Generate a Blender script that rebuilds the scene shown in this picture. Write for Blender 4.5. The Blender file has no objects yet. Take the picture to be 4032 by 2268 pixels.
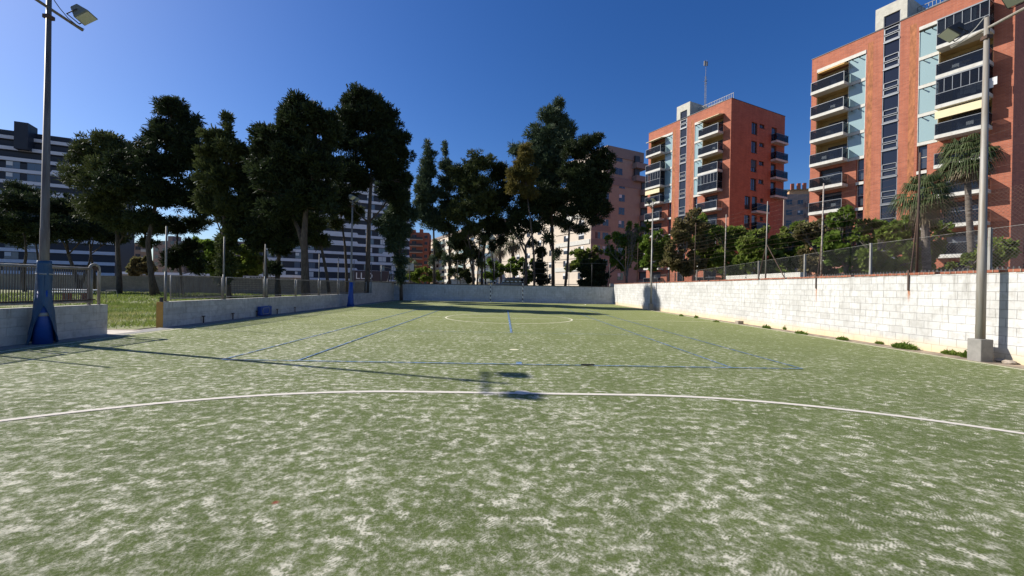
import bpy, math, random
import numpy as np
from mathutils import Vector, Matrix
S = bpy.context.scene
COL = S.collection
random.seed(7)
RG = np.random.default_rng(11)
R_ = math.radians

# ------------------------------------------------------------------ camera
CAM = np.array([-0.263, 0.2006, 1.4682])
YAW, PIT, ROL, FPX = 0.01915851, -0.00141409, 0.01954751, 1643.856
def _basis():
    f = np.array([math.sin(YAW)*math.cos(PIT), math.cos(YAW)*math.cos(PIT), math.sin(PIT)])
    r = np.array([math.cos(YAW), -math.sin(YAW), 0.0]); u = np.cross(r, f)
    return r*math.cos(ROL)+u*math.sin(ROL), u*math.cos(ROL)-r*math.sin(ROL), f
BR, BU, BF = _basis()
cd = bpy.data.cameras.new('camera'); cam = bpy.data.objects.new('camera', cd); COL.objects.link(cam)
cd.sensor_width = 36; cd.lens = 36*FPX/4032; cd.clip_start = .05; cd.clip_end = 3000
cam.matrix_world = Matrix(((BR[0], BU[0], -BF[0], CAM[0]), (BR[1], BU[1], -BF[1], CAM[1]), (BR[2], BU[2], -BF[2], CAM[2]), (0, 0, 0, 1)))
S.camera = cam
# ------------------------------------------------------------------ light
SUN_EL, SUN_AZ = R_(35.5), R_(-72.6)          # azimuth clockwise from +Y
w = bpy.data.worlds.new('World'); S.world = w; w.use_nodes = True
nt = w.node_tree; bg = nt.nodes['Background']
sky = nt.nodes.new('ShaderNodeTexSky'); sky.sky_type = 'NISHITA'; sky.sun_disc = False
sky.sun_elevation = SUN_EL; sky.sun_rotation = SUN_AZ
sky.altitude = 100; sky.air_density = 1.0; sky.dust_density = 0.7; sky.ozone_density = 5.5
hs = nt.nodes.new('ShaderNodeHueSaturation'); hs.inputs['Saturation'].default_value = 1.24; hs.inputs['Hue'].default_value = .512
nt.links.new(sky.outputs[0], hs.inputs['Color']); nt.links.new(hs.outputs[0], bg.inputs[0]); bg.inputs[1].default_value = 0.080
sd = Vector((math.cos(SUN_EL)*math.sin(SUN_AZ), math.cos(SUN_EL)*math.cos(SUN_AZ), math.sin(SUN_EL)))
sl = bpy.data.lights.new('sun', 'SUN'); sl.energy = 4.9; sl.angle = R_(.53); sl.color = (1, .95, .87)
so = bpy.data.objects.new('sun', sl); COL.objects.link(so); so.rotation_euler = sd.to_track_quat('Z', 'Y').to_euler()
S.view_settings.view_transform = 'Standard'; S.view_settings.look = 'None'
S.view_settings.exposure = 0.6; S.view_settings.gamma = 1

# ------------------------------------------------------------------ rays from measured picture points (4032 px wide) to places
def ray(x, y): return BF*FPX+BR*(x-2016)-BU*(y-1134)
def atY(x, y, Y): d = ray(x, y); return CAM+d*(Y-CAM[1])/d[1]
def atX(x, y, X): d = ray(x, y); return CAM+d*(X-CAM[0])/d[0]
def atZ(x, y, Z=0.): d = ray(x, y); return CAM+d*(Z-CAM[2])/d[2]
Q = 4032/2576.

# ------------------------------------------------------------------ helpers
def tag(o, label=None, cat=None, group=None, kind=None):
    if label: o['label'] = label
    if cat: o['category'] = cat
    if group: o['group'] = group
    if kind: o['kind'] = kind
    return o
def thing(name, label, cat, loc=(0, 0, 0), rz=0., group=None):
    o = bpy.data.objects.new(name, None); COL.objects.link(o); o.location = Vector(loc); o.rotation_euler = (0, 0, rz)
    o.empty_display_size = .2
    return tag(o, label, cat, group)
class MB:
    def __init__(s): s.v = []; s.f = []
    def box(s, a, b):
        x0, y0, z0 = a; x1, y1, z1 = b; n = len(s.v)
        s.v += [(x0,y0,z0),(x1,y0,z0),(x1,y1,z0),(x0,y1,z0),(x0,y0,z1),(x1,y0,z1),(x1,y1,z1),(x0,y1,z1)]
        s.f += [tuple(n+i for i in q) for q in ((3,2,1,0),(4,5,6,7),(0,1,5,4),(1,2,6,5),(2,3,7,6),(3,0,4,7))]
        return s
    def poly(s, pts):
        n = len(s.v); s.v += [tuple(p) for p in pts]; s.f.append(tuple(range(n, n+len(pts)))); return s
    def prism(s, pts, off):        # closed outline pts (3d) extruded by off
        n = len(s.v); k = len(pts); s.v += [tuple(p) for p in pts]+[tuple(np.array(p)+off) for p in pts]
        s.f.append(tuple(range(n+k-1, n-1, -1))); s.f.append(tuple(range(n+k, n+2*k)))
        for i in range(k): j = (i+1) % k; s.f.append((n+i, n+j, n+k+j, n+k+i))
        return s
    def tube(s, path, rad, sides=8, cap=True):
        P = [np.array(p, float) for p in path]; k = len(P)
        if not hasattr(rad, '__len__'): rad = [rad]*k
        n = len(s.v); ref = None
        for i in range(k):
            t = P[min(i+1, k-1)]-P[max(i-1, 0)]; t = t/(np.linalg.norm(t)+1e-9)
            if ref is None: ref = np.array([0, 0, 1.]) if abs(t[2]) < .9 else np.array([1., 0, 0])
            a = np.cross(t, ref); a /= np.linalg.norm(a)+1e-9; b = np.cross(t, a); ref = -b if abs(t@b) < .99 else ref
            ref = np.cross(a, t)
            for j in range(sides):
                an = 2*math.pi*j/sides; s.v.append(tuple(P[i]+rad[i]*(a*math.cos(an)+b*math.sin(an))))
        for i in range(k-1):
            for j in range(sides):
                j2 = (j+1) % sides; s.f.append((n+i*sides+j, n+i*sides+j2, n+(i+1)*sides+j2, n+(i+1)*sides+j))
        if cap: s.f.append(tuple(range(n+sides-1, n-1, -1))); s.f.append(tuple(range(n+(k-1)*sides, n+k*sides)))
        return s
    def grid(s, u0, u1, z0, z1, holes, mk):   # wall of cells, leaving holes (u0,u1,z0,z1) open
        us = sorted({u0, u1, *[min(max(h[i], u0), u1) for h in holes for i in (0, 1)]})
        zs = sorted({z0, z1, *[min(max(h[i], z0), z1) for h in holes for i in (2, 3)]})
        for a, b in zip(us, us[1:]):
            run = None
            for c, d in zip(zs, zs[1:]):
                mu, mz = (a+b)/2, (c+d)/2
                op = any(h[0] < mu < h[1] and h[2] < mz < h[3] for h in holes)
                if op:
                    if run: mk(s, a, b, run[0], run[1]); run = None
                else: run = (run[0], d) if run else (c, d)
            if run: mk(s, a, b, run[0], run[1])
        return s
    def build(s, name, mat, parent=None, smooth=False, bevel=0):
        me = bpy.data.meshes.new(name); me.from_pydata(s.v, [], s.f); me.update()
        me.materials.append(mat); o = bpy.data.objects.new(name, me); COL.objects.link(o)
        if parent: o.parent = parent
        if smooth: me.polygons.foreach_set('use_smooth', [True]*len(me.polygons))
        if bevel:
            m = o.modifiers.new('b', 'BEVEL'); m.width = bevel; m.segments = 2; m.limit_method = 'ANGLE'
        return o
def B(a, b): return MB().box(a, b)
def np_mesh(name, V, nq, mat, parent=None):     # V: (nq*4,3) quads
    me = bpy.data.meshes.new(name); me.vertices.add(len(V)); me.vertices.foreach_set('co', V.astype(np.float32).ravel())
    me.loops.add(nq*4); me.loops.foreach_set('vertex_index', np.arange(nq*4, dtype=np.int32))
    me.polygons.add(nq); me.polygons.foreach_set('loop_start', np.arange(0, nq*4, 4, dtype=np.int32))
    me.polygons.foreach_set('loop_total', np.full(nq, 4, dtype=np.int32))
    me.update(calc_edges=True); me.materials.append(mat)
    o = bpy.data.objects.new(name, me); COL.objects.link(o)
    if parent: o.parent = parent
    return o
def copy_tree(o, parent=None):
    kids = KIDS(o); c = o.copy(); COL.objects.link(c); c.parent = parent
    for ch in kids: copy_tree(ch, c)
    return c
def KIDS(o): return [x for x in bpy.data.objects if x.parent == o]

# ------------------------------------------------------------------ materials
def M(name, col, rough=.8, metal=0., nz=None, amt=.3, col2=None, bump=0., bscale=None, spec=None, coat=0.):
    """principled with a noise variation between col and col2"""
    m = bpy.data.materials.new(name); m.use_nodes = True; t = m.node_tree; p = t.nodes['Principled BSDF']
    p.inputs['Base Color'].default_value = (*col, 1); p.inputs['Roughness'].default_value = rough; p.inputs['Metallic'].default_value = metal
    if spec is not None: p.inputs['Specular IOR Level'].default_value = spec
    if nz:
        c2 = col2 or tuple(c*(1-amt) for c in col)
        tc = t.nodes.new('ShaderNodeTexCoord'); mp = t.nodes.new('ShaderNodeMapping'); t.links.new(tc.outputs['Object'], mp.inputs[0])
        sc = nz if hasattr(nz, '__len__') else (nz, nz, nz); mp.inputs['Scale'].default_value = sc
        n = t.nodes.new('ShaderNodeTexNoise'); n.inputs['Scale'].default_value = 1; n.inputs['Detail'].default_value = 6; n.inputs['Roughness'].default_value = .65
        t.links.new(mp.outputs[0], n.inputs['Vector'])
        r = t.nodes.new('ShaderNodeValToRGB'); r.color_ramp.elements[0].position = .35; r.color_ramp.elements[1].position = .65
        r.color_ramp.elements[0].color = (*col, 1); r.color_ramp.elements[1].color = (*c2, 1)
        t.links.new(n.outputs[0], r.inputs[0]); t.links.new(r.outputs[0], p.inputs['Base Color'])
        if bump:
            bp = t.nodes.new('ShaderNodeBump'); bp.inputs['Distance'].default_value = bump; bp.inputs['Strength'].default_value = .8
            t.links.new(n.outputs[0], bp.inputs['Height']); t.links.new(bp.outputs[0], p.inputs['Normal'])
    return m
class NT:
    def __init__(s, name):
        s.m = bpy.data.materials.new(name); s.m.use_nodes = True; s.t = s.m.node_tree; s.p = s.t.nodes['Principled BSDF']
        s.tc = s.t.nodes.new('ShaderNodeTexCoord')
    def n(s, typ, **kw):
        x = s.t.nodes.new('ShaderNode'+typ)
        for k, v in kw.items():
            if isinstance(v, bpy.types.NodeSocket): s.t.links.new(v, x.inputs[k])
            elif k in x.inputs: x.inputs[k].default_value = v
            else: setattr(x, k, v)
        return x
    def l(s, a, b): s.t.links.new(a, b)
    def math(s, op, a, b=None, c=None):
        x = s.t.nodes.new('ShaderNodeMath'); x.operation = op
        for i, v in enumerate((a, b, c)):
            if v is None: continue
            if isinstance(v, bpy.types.NodeSocket): s.l(v, x.inputs[i])
            else: x.inputs[i].default_value = v
        return x.outputs[0]
    def noise(s, vec, scale, detail=4, rough=.6, dist=0.):
        x = s.n('TexNoise'); s.l(vec, x.inputs['Vector']); x.inputs['Scale'].default_value = scale; x.inputs['Detail'].default_value = detail
        x.inputs['Roughness'].default_value = rough; x.inputs['Distortion'].default_value = dist; return x.outputs[0]
    def ramp(s, fac, a, b, lo=(0, 0, 0), hi=(1, 1, 1)):
        x = s.n('ValToRGB'); x.color_ramp.elements[0].position = a; x.color_ramp.elements[1].position = b
        x.color_ramp.elements[0].color = (*lo, 1); x.color_ramp.elements[1].color = (*hi, 1); s.l(fac, x.inputs[0]); return x.outputs[0]
    def mix(s, fac, a, b, mode='MIX'):
        x = s.n('MixRGB'); x.blend_type = mode
        for i, v in enumerate((fac, a, b)):
            if isinstance(v, bpy.types.NodeSocket): s.l(v, x.inputs[i])
            elif i == 0: x.inputs[0].default_value = v
            else: x.inputs[i].default_value = (*v, 1)
        return x.outputs[0]
    def map(s, vec, scale=(1, 1, 1), rot=(0, 0, 0), loc=(0, 0, 0)):
        x = s.n('Mapping'); s.l(vec, x.inputs[0]); x.inputs['Scale'].default_value = scale; x.inputs['Rotation'].default_value = rot
        x.inputs['Location'].default_value = loc; return x.outputs[0]
    def bump(s, h, dist, st=1.):
        x = s.n('Bump'); x.inputs['Distance'].default_value = dist; x.inputs['Strength'].default_value = st; s.l(h, x.inputs['Height'])
        s.l(x.outputs[0], s.p.inputs['Normal'])
    def sep(s, vec): x = s.n('SeparateXYZ'); s.l(vec, x.inputs[0]); return x.outputs
    def comb(s, x_, y_, z_=0.):
        c = s.n('CombineXYZ')
        for i, v in enumerate((x_, y_, z_)):
            if isinstance(v, bpy.types.NodeSocket): s.l(v, c.inputs[i])
            else: c.inputs[i].default_value = v
        return c.outputs[0]
    def base(s, c): s.l(c, s.p.inputs['Base Color'])

GREEN_D, GREEN_L, SAND = (.054, .082, .017), (.130, .175, .040), (.75, .71, .57)
def turf_nodes(n):
    """sand lying on artificial grass: shoe sized scuffs broken up by ever finer noise"""
    v = n.tc.outputs['Object']; sp = n.sep(v)
    far = n.noise(v, .30, 3, .5)
    big = n.noise(v, 1.1, 4, .6)
    a = n.noise(n.map(v, (1.0, 1.15, 1)), 7.6, 5, .62, .15)
    b = n.noise(n.map(v, (1.2, 1, 1), (0, 0, .4)), 24, 7, .74, .1)
    c = n.noise(v, 95, 6, .9)
    wv = n.n('TexWave'); wv.wave_type = 'BANDS'; n.l(n.map(v, (1, 1, 1), (0, 0, .8)), wv.inputs['Vector'])
    wv.inputs['Scale'].default_value = 17; wv.inputs['Distortion'].default_value = 10; wv.inputs['Detail'].default_value = 2; wv.inputs['Detail Scale'].default_value = .35
    vo = n.n('TexVoronoi'); n.l(v, vo.inputs['Vector']); vo.inputs['Scale'].default_value = 52
    msk = n.ramp(a, .54, .60); msk2 = n.math('MULTIPLY', msk, n.ramp(n.noise(v, 2.3, 2, .5), .50, .56)); msk3 = n.math('MULTIPLY', msk, n.ramp(n.noise(v, 1.9, 2, .5), .50, .46, (0, 0, 0), (1, 1, 1)))
    s = n.math('MULTIPLY', a, .56)
    s = n.math('ADD', s, n.math('MULTIPLY', b, .44))
    s = n.math('ADD', s, n.math('MULTIPLY', c, .50))
    s = n.math('ADD', s, n.math('MULTIPLY', big, .16))
    s = n.math('ADD', s, n.math('MULTIPLY', far, .10))
    s = n.math('ADD', s, n.math('MULTIPLY', n.math('MULTIPLY', n.math('SUBTRACT', wv.outputs[0], .5), .09), msk3))
    s = n.math('ADD', s, n.math('MULTIPLY', n.math('MULTIPLY', n.math('SUBTRACT', vo.outputs['Distance'], .38), .32), msk2))
    g = n.math('MAXIMUM', n.math('MINIMUM', n.math('MULTIPLY', n.math('SUBTRACT', 8., sp[1]), .0045), .018), -.055)
    g2 = n.math('MAXIMUM', n.math('MINIMUM', n.math('MULTIPLY', sp[0], -.0035), .02), -.02)
    s = n.math('MULTIPLY', n.math('ADD', n.math('ADD', s, g), g2), .7)
    return v, s, None, c, big
TLO, THI = .606, .698
def turf():
    n = NT('turf'); v, s, _, c, big = turf_nodes(n); sp = n.sep(v)
    sand = n.ramp(s, TLO, THI)
    sand2 = n.ramp(s, THI-.035, THI+.05)
    fib = n.noise(v, 80, 5, .95)
    col = n.mix(n.ramp(fib, .38, .62), tuple(x*.8 for x in GREEN_D), GREEN_L)
    col = n.mix(n.math('MULTIPLY', n.ramp(big, .38, .66), .45), col, GREEN_L)
    fy = n.math('MINIMUM', n.math('MAXIMUM', n.math('MULTIPLY', n.math('SUBTRACT', sp[1], 4.), .06), 0.), 1.)
    col = n.mix(n.math('MULTIPLY', fy, .55), col, (.25, .27, .08))
    salt = n.ramp(n.noise(n.map(v, (1, 1, 1), (0, 0, 0), (3, 7, 0)), 46, 6, 1.0), .49, .62)
    col = n.mix(n.math('MULTIPLY', salt, .38), col, tuple(x*.72 for x in SAND))
    sc = n.mix(n.ramp(fib, .3, .7), tuple(x*.55 for x in SAND), SAND)
    col = n.mix(n.math('MULTIPLY', sand, .60), col, sc)
    col = n.mix(n.math('MULTIPLY', sand2, .78), col, SAND)
    st = atZ(1085, 1982)          # a small reddish stain
    d = n.math('SQRT', n.math('ADD', n.math('POWER', n.math('SUBTRACT', sp[0], float(st[0])), 2.), n.math('POWER', n.math('SUBTRACT', sp[1], float(st[1])), 2.)))
    d = n.math('ADD', d, n.math('MULTIPLY', c, .03))
    col = n.mix(n.ramp(d, .025, .045, (.7, .7, .7), (0, 0, 0)), col, (.30, .03, .03))
    n.base(col); n.p.inputs['Roughness'].default_value = .95; n.p.inputs['Specular IOR Level'].default_value = .12
    n.bump(n.math('ADD', n.math('MULTIPLY', fib, .6), s), .014, 1.)
    return n.m
def line_mat(name, col, a, b, k=.9):
    n = NT(name); v, s, _, c, big = turf_nodes(n)
    wear = n.math('ADD', n.math('MULTIPLY', n.noise(v, 7, 6, .75), 1.), n.math('MULTIPLY', c, .4))
    f = n.ramp(n.math('MULTIPLY', wear, .7), a, b)
    under = n.mix(n.ramp(s, TLO, THI), (.11, .135, .05), SAND)
    col_ = n.mix(n.ramp(c, .3, .7), col, tuple(x*k for x in col))
    n.base(n.mix(f, col_, under)); n.p.inputs['Roughness'].default_value = .95; n.p.inputs['Specular IOR Level'].default_value = .15
    n.bump(n.noise(v, 150, 3, .8), .012, .8)
    return n.m
def block_wall(name, paint, mortar, dirt, stains=(), base_y=None, grime=.5, bw=.4, bh=.2, streak=1.0):
    n = NT(name); o = n.sep(n.tc.outputs['Object']); v = n.comb(o[0], o[2], 0.)
    vv = n.tc.outputs['Object']
    wob = n.comb(n.math('ADD', o[0], n.math('MULTIPLY', n.noise(vv, 3, 3, .6), .03)), n.math('ADD', o[2], n.math('MULTIPLY', n.noise(n.map(vv, (1, 1, 1), (0, 0, 0), (5, 3, 1)), 3, 3, .6), .022)), 0.)
    br = n.n('TexBrick'); n.l(wob, br.inputs['Vector']); br.inputs['Scale'].default_value = 1; br.inputs['Brick Width'].default_value = bw
    br.inputs['Row Height'].default_value = bh; br.inputs['Mortar Size'].default_value = .0065; br.inputs['Mortar Smooth'].default_value = .25; br.inputs['Bias'].default_value = -.1
    br.inputs['Color1'].default_value = (1, 1, 1, 1); br.inputs['Color2'].default_value = (.86, .86, .86, 1); br.inputs['Mortar'].default_value = (0, 0, 0, 1)
    mort = n.math('MULTIPLY', br.outputs['Fac'], n.ramp(n.noise(vv, 2.2, 4, .7), .30, .46))
    cl = n.noise(vv, 5, 6, .7); st = n.noise(n.map(vv, (9, 9, .8)), 1, 5, .65)
    col = n.mix(1., br.outputs['Color'], paint, 'MULTIPLY')
    col = n.mix(1., n.mix(br.outputs['Fac'], col, paint), (1, 1, 1), 'MULTIPLY')
    d2 = n.math('MULTIPLY', n.ramp(cl, .48, .72), grime)
    col = n.mix(1., col, n.ramp(n.noise(vv, .8, 5, .7), .35, .65, (.80, .80, .79), (1.06, 1.06, 1.06)), 'MULTIPLY')
    col = n.mix(d2, col, dirt)
    d3 = n.math('MULTIPLY', n.ramp(st, .52, .7), n.math('MULTIPLY', n.ramp(o[2], .2, 2.0), .55*streak))
    col = n.mix(d3, col, tuple(x*.75 for x in dirt))
    col = n.mix(n.math('MULTIPLY', mort, .62), col, mortar)
    if base_y:      # ochre earth splashed on the lowest course
        h = n.math('ADD', o[2], n.math('MULTIPLY', n.noise(vv, 2.5, 4, .7), .35))
        col = n.mix(n.math('MULTIPLY', n.ramp(h, .22, .52, (1, 1, 1), (0, 0, 0)), .8), col, base_y)
    for sx, z0, z1, wd in stains:
        dx = n.math('ABSOLUTE', n.math('SUBTRACT', n.math('ADD', o[0], n.math('MULTIPLY', n.noise(n.map(vv, (1, 1, 3)), 4, 3), .05)), sx+.025))
        f = n.math('MULTIPLY', n.ramp(dx, wd*.25, wd, (1, 1, 1), (0, 0, 0)), n.ramp(n.math('MULTIPLY', n.math('SUBTRACT', o[2], z0), 1/(z1-z0)), 0, .75))
        f = n.math('MULTIPLY', f, n.math('LESS_THAN', o[2], z1))
        col = n.mix(n.math('MULTIPLY', f, .9), col, (.36, .13, .04))
    n.base(col); n.p.inputs['Roughness'].default_value = .9; n.p.inputs['Specular IOR Level'].default_value = .25
    n.bump(n.math('SUBTRACT', n.math('MULTIPLY', cl, .35), br.outputs['Fac']), .008, .7)
    return n.m
def brick(name, c1, c2, mor, bw=.5, bh=.14, ms=.012):
    n = NT(name); o = n.sep(n.tc.outputs['Object']); v = n.comb(n.math('ADD', o[0], o[1]), o[2], 0.)
    br = n.n('TexBrick'); n.l(v, br.inputs['Vector']); br.inputs['Scale'].default_value = 1; br.inputs['Brick Width'].default_value = bw
    br.inputs['Row Height'].default_value = bh; br.inputs['Mortar Size'].default_value = ms; br.inputs['Bias'].default_value = 0
    br.inputs['Color1'].default_value = (*c1, 1); br.inputs['Color2'].default_value = (*c2, 1); br.inputs['Mortar'].default_value = (*mor, 1)
    big = n.ramp(n.noise(n.tc.outputs['Object'], .6, 5, .65), .35, .7, (1, 1, 1), (.82, .8, .8))
    st = n.ramp(n.noise(n.map(n.tc.outputs['Object'], (2.2, 2.2, .15)), 1, 4, .6), .4, .7, (1, 1, 1), (.86, .82, .8))
    n.base(n.mix(1., n.mix(1., br.outputs['Color'], big, 'MULTIPLY'), st, 'MULTIPLY')); n.p.inputs['Roughness'].default_value = .9
    n.bump(br.outputs['Fac'], .006, -.5)
    return n.m
def glassy(name, col, trans=.4, rough=.04, tint=(.5, .56, .6)):
    n = NT(name); n.p.inputs['Base Color'].default_value = (*col, 1); n.p.inputs['Roughness'].default_value = rough
    n.p.inputs['Specular IOR Level'].default_value = .6
    if trans:
        tr = n.n('BsdfTransparent'); tr.inputs[0].default_value = (*tint, 1); mx = n.n('MixShader'); mx.inputs[0].default_value = trans
        out = n.t.nodes['Material Output']; n.l(n.p.outputs[0], mx.inputs[1]); n.l(tr.outputs[0], mx.inputs[2]); n.l(mx.outputs[0], out.inputs[0])
    return n.m
def foliage(name, a, b, c=None, trans=.25, sc=.9):
    n = NT(name); v = n.tc.outputs['Object']
    col = n.mix(n.ramp(n.noise(v, sc, 3, .6), .38, .62), a, b)
    if c: col = n.mix(n.ramp(n.noise(v, sc*.5, 2, .5), .55, .66), col, c)
    g = n.n('NewGeometry'); col = n.mix(n.math('MULTIPLY', n.noise(v, 9, 2, .6), .5), col, tuple(x*1.5 for x in b))
    n.base(col); n.p.inputs['Roughness'].default_value = .65; n.p.inputs['Specular IOR Level'].default_value = .2
    tl = n.n('BsdfTranslucent'); n.l(col, tl.inputs[0]); mx = n.n('MixShader'); mx.inputs[0].default_value = trans
    out = n.t.nodes['Material Output']; n.l(n.p.outputs[0], mx.inputs[1]); n.l(tl.outputs[0], mx.inputs[2]); n.l(mx.outputs[0], out.inputs[0])
    return n.m
m_turf = turf()
m_line = line_mat('white_line', (.76, .70, .60), .72, .95)
m_far_line = line_mat('cream_line', (.72, .68, .48), .70, .95)
m_blue = line_mat('blue_line', (.10, .25, .56), .38, .60, .8)
m_ground = M('bare_ground', (.22, .19, .15), .95, nz=.7, col2=(.30, .27, .22))
m_dirt = M('strip_dirt', (.38, .30, .21), .95, nz=3.5, col2=(.14, .11, .08), bump=.05)
m_concrete = M('concrete', (.26, .245, .22), .9, nz=6, col2=(.20, .19, .17), bump=.005)
m_slab = M('pale_slab', (.62, .56, .48), .9, nz=4, col2=(.44, .38, .30), bump=.01)
m_lawn = M('lawn_soil', (.10, .12, .035), .95, nz=1.4, col2=(.22, .22, .08), bump=.05)
m_grass = foliage('grass_blade', (.10, .15, .028), (.17, .21, .05), (.34, .31, .14), .4, .8)
m_asph = M('asphalt', (.07, .07, .07), .9, nz=2, col2=(.045, .045, .045))
m_low = block_wall('low_block_wall', (.60, .575, .52), (.34, .32, .29), (.30, .265, .21), grime=.75, streak=1.7)
m_back = block_wall('back_block_wall', (.56, .58, .60), (.22, .24, .27), (.30, .30, .30), grime=.6, streak=1.8)
m_grey = block_wall('grey_block_wall', (.30, .27, .23), (.12, .11, .10), (.16, .14, .12), grime=.7)
m_ochre = M('ochre_paint', (.50, .28, .06), .8, nz=5, amt=.25)
m_cope = M('dark_coping', (.05, .045, .04), .95, nz=8, col2=(.12, .10, .085), bump=.02)
m_bcope = brick('brick_coping', (.34, .115, .06), (.24, .085, .05), (.30, .24, .18), .13, .2, .008)
m_galv = M('galvanised_steel', (.33, .33, .31), .6, .3, nz=(9, 9, 1.2), col2=(.17, .145, .11))
m_pole = M('weathered_pole', (.27, .26, .235), .6, .2, nz=(14, 14, 1.), col2=(.20, .165, .12))
m_dpole = M('weathered_dark_pole', (.20, .185, .16), .6, .2, nz=(14, 14, .9), col2=(.10, .075, .06))
m_rust = M('rusty_iron', (.10, .055, .035), .85, .1, nz=(9, 9, 2), col2=(.045, .03, .025))
m_rustpale = M('rust_and_flaked_paint', (.12, .07, .05), .85, nz=(3, 3, 7), col2=(.5, .46, .4))
m_gpost = M('grey_post', (.24, .235, .215), .65, .2, nz=(9, 9, 1.2), col2=(.13, .11, .085))
m_bars = M('weathered_bars', (.15, .14, .125), .7, .1, nz=(5, 5, 2), col2=(.09, .075, .06))
m_fence = M('painted_fence', (.30, .285, .26), .65, .1, nz=(5, 5, 2), col2=(.16, .135, .11))
m_wire = M('dull_wire', (.10, .10, .095), .6, .3)
m_dark = M('dark_steel', (.035, .035, .038), .6, .3)
m_tarp = M('blue_tarpaulin', (.016, .060, .125), .5, nz=3, col2=(.03, .085, .17), bump=.03)
m_pad = M('blue_foam_pad', (.015, .075, .34), .5, nz=4, amt=.3)
m_tape = M('grey_tape', (.30, .30, .29), .5)
m_lamp = M('black_lamp_housing', (.03, .03, .032), .5)
m_lampg = M('grey_lamp_housing', (.13, .15, .14), .5)
m_lens = glassy('lamp_glass', (.42, .43, .37), 0, .15)
m_white = M('white_concrete', (.58, .565, .50), .75, nz=3, col2=(.46, .44, .38))
m_stair = M('stair_housing_render', (.52, .50, .42), .9, nz=2, col2=(.40, .38, .32))
m_ochr = M('ochre_loggia', (.42, .30, .13), .9, nz=2, amt=.2)
m_brick = brick('orange_brick', (.44, .140, .072), (.345, .105, .055), (.37, .18, .125))
m_streak = M('stained_brick', (.46, .17, .07), .9, nz=(3.5, 3.5, 1.3), col2=(.20, .075, .03))
m_pale = glassy('pale_blue_glass', (.27, .37, .37), 0, .12)
m_dglass = glassy('dark_glass', (.012, .014, .022), 0, .06)
m_wglass = glassy('window_glass', (.045, .055, .07), 0, .05)
m_bglass = glassy('sky_lit_glass', (.12, .15, .19), 0, .05)
m_rail = glassy('smoked_balcony_glass', (.02, .024, .032), .66, .05, (.50, .53, .56))
m_frame = M('grey_aluminium', (.17, .18, .19), .45, .4)
m_dframe = M('dark_frame', (.03, .03, .035), .5)
m_cream = M('cream_canvas', (.72, .62, .38), .85, nz=2, amt=.1)
m_orange = M('orange_canvas', (.70, .42, .14), .85)
m_blind = M('white_blind', (.62, .62, .60), .7)
m_beige = brick('beige_brick', (.40, .30, .24), (.37, .28, .22), (.36, .28, .23), .6, .3, .01)
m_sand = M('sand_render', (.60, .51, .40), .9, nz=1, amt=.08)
m_shaded = M('shaded_render', (.37, .285, .215), .9, nz=1, amt=.12)  # render with shade put into its colour, for walls turned from the sun
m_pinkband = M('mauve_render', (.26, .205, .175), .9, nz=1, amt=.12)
m_wband = M('white_cladding', (.66, .66, .68), .6, nz=(1, 1, .4), amt=.08)
m_dclad = M('dark_cladding', (.022, .027, .038), .6, nz=.8, amt=.2)
m_greyclad = M('slate_cladding', (.075, .09, .10), .6, nz=.8, amt=.2)
m_redbld = brick('old_red_brick', (.34, .10, .06), (.30, .09, .055), (.3, .15, .1), .5, .2)
m_bark = M('pine_bark', (.13, .10, .075), .95, nz=(7, 7, 2), col2=(.05, .038, .03), bump=.05)
m_barkg = M('grey_bark', (.16, .14, .12), .95, nz=(7, 7, 2), col2=(.07, .06, .05), bump=.04)
m_palmt = M('palm_trunk', (.20, .17, .14), .95, nz=(4, 4, 14), col2=(.08, .065, .05), bump=.06)
m_pine = foliage('pine_needles', (.013, .021, .008), (.034, .048, .018), None, .25)
m_pine2 = foliage('olive_pine_needles', (.034, .046, .014), (.07, .085, .028), None, .2)
m_cyp = foliage('blue_green_needles', (.040, .060, .032), (.075, .105, .055), None, .2)
m_gold = foliage('golden_needles', (.10, .085, .02), (.145, .12, .035), (.05, .06, .02), .35)
m_leaf = foliage('fresh_leaves', (.07, .12, .018), (.13, .19, .03), None, .42)
m_leaf2 = foliage('dull_leaves', (.09, .135, .02), (.17, .22, .04), (.11, .08, .04), .40)
m_leaf3 = foliage('brownish_leaves', (.12, .105, .04), (.16, .13, .06), (.08, .12, .03), .4)
m_ivy = foliage('ivy', (.015, .022, .01), (.025, .035, .015), None, .1)
m_palm = foliage('palm_green', (.035, .055, .02), (.075, .095, .035), None, .25)
m_dead = foliage('dead_palm', (.15, .125, .08), (.25, .205, .13), None, .2)
m_car = M('silver_grey_paint', (.16, .17, .17), .35, .5)
m_carw = M('white_car_paint', (.75, .75, .74), .35)
m_tyre = M('tyre', (.02, .02, .02), .9)
m_stone = M('stone', (.40, .34, .27), .95, nz=9, col2=(.22, .18, .14), bump=.02)
m_hill = M('far_ground', (.15, .14, .12), .95, nz=.05, amt=.3)

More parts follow.
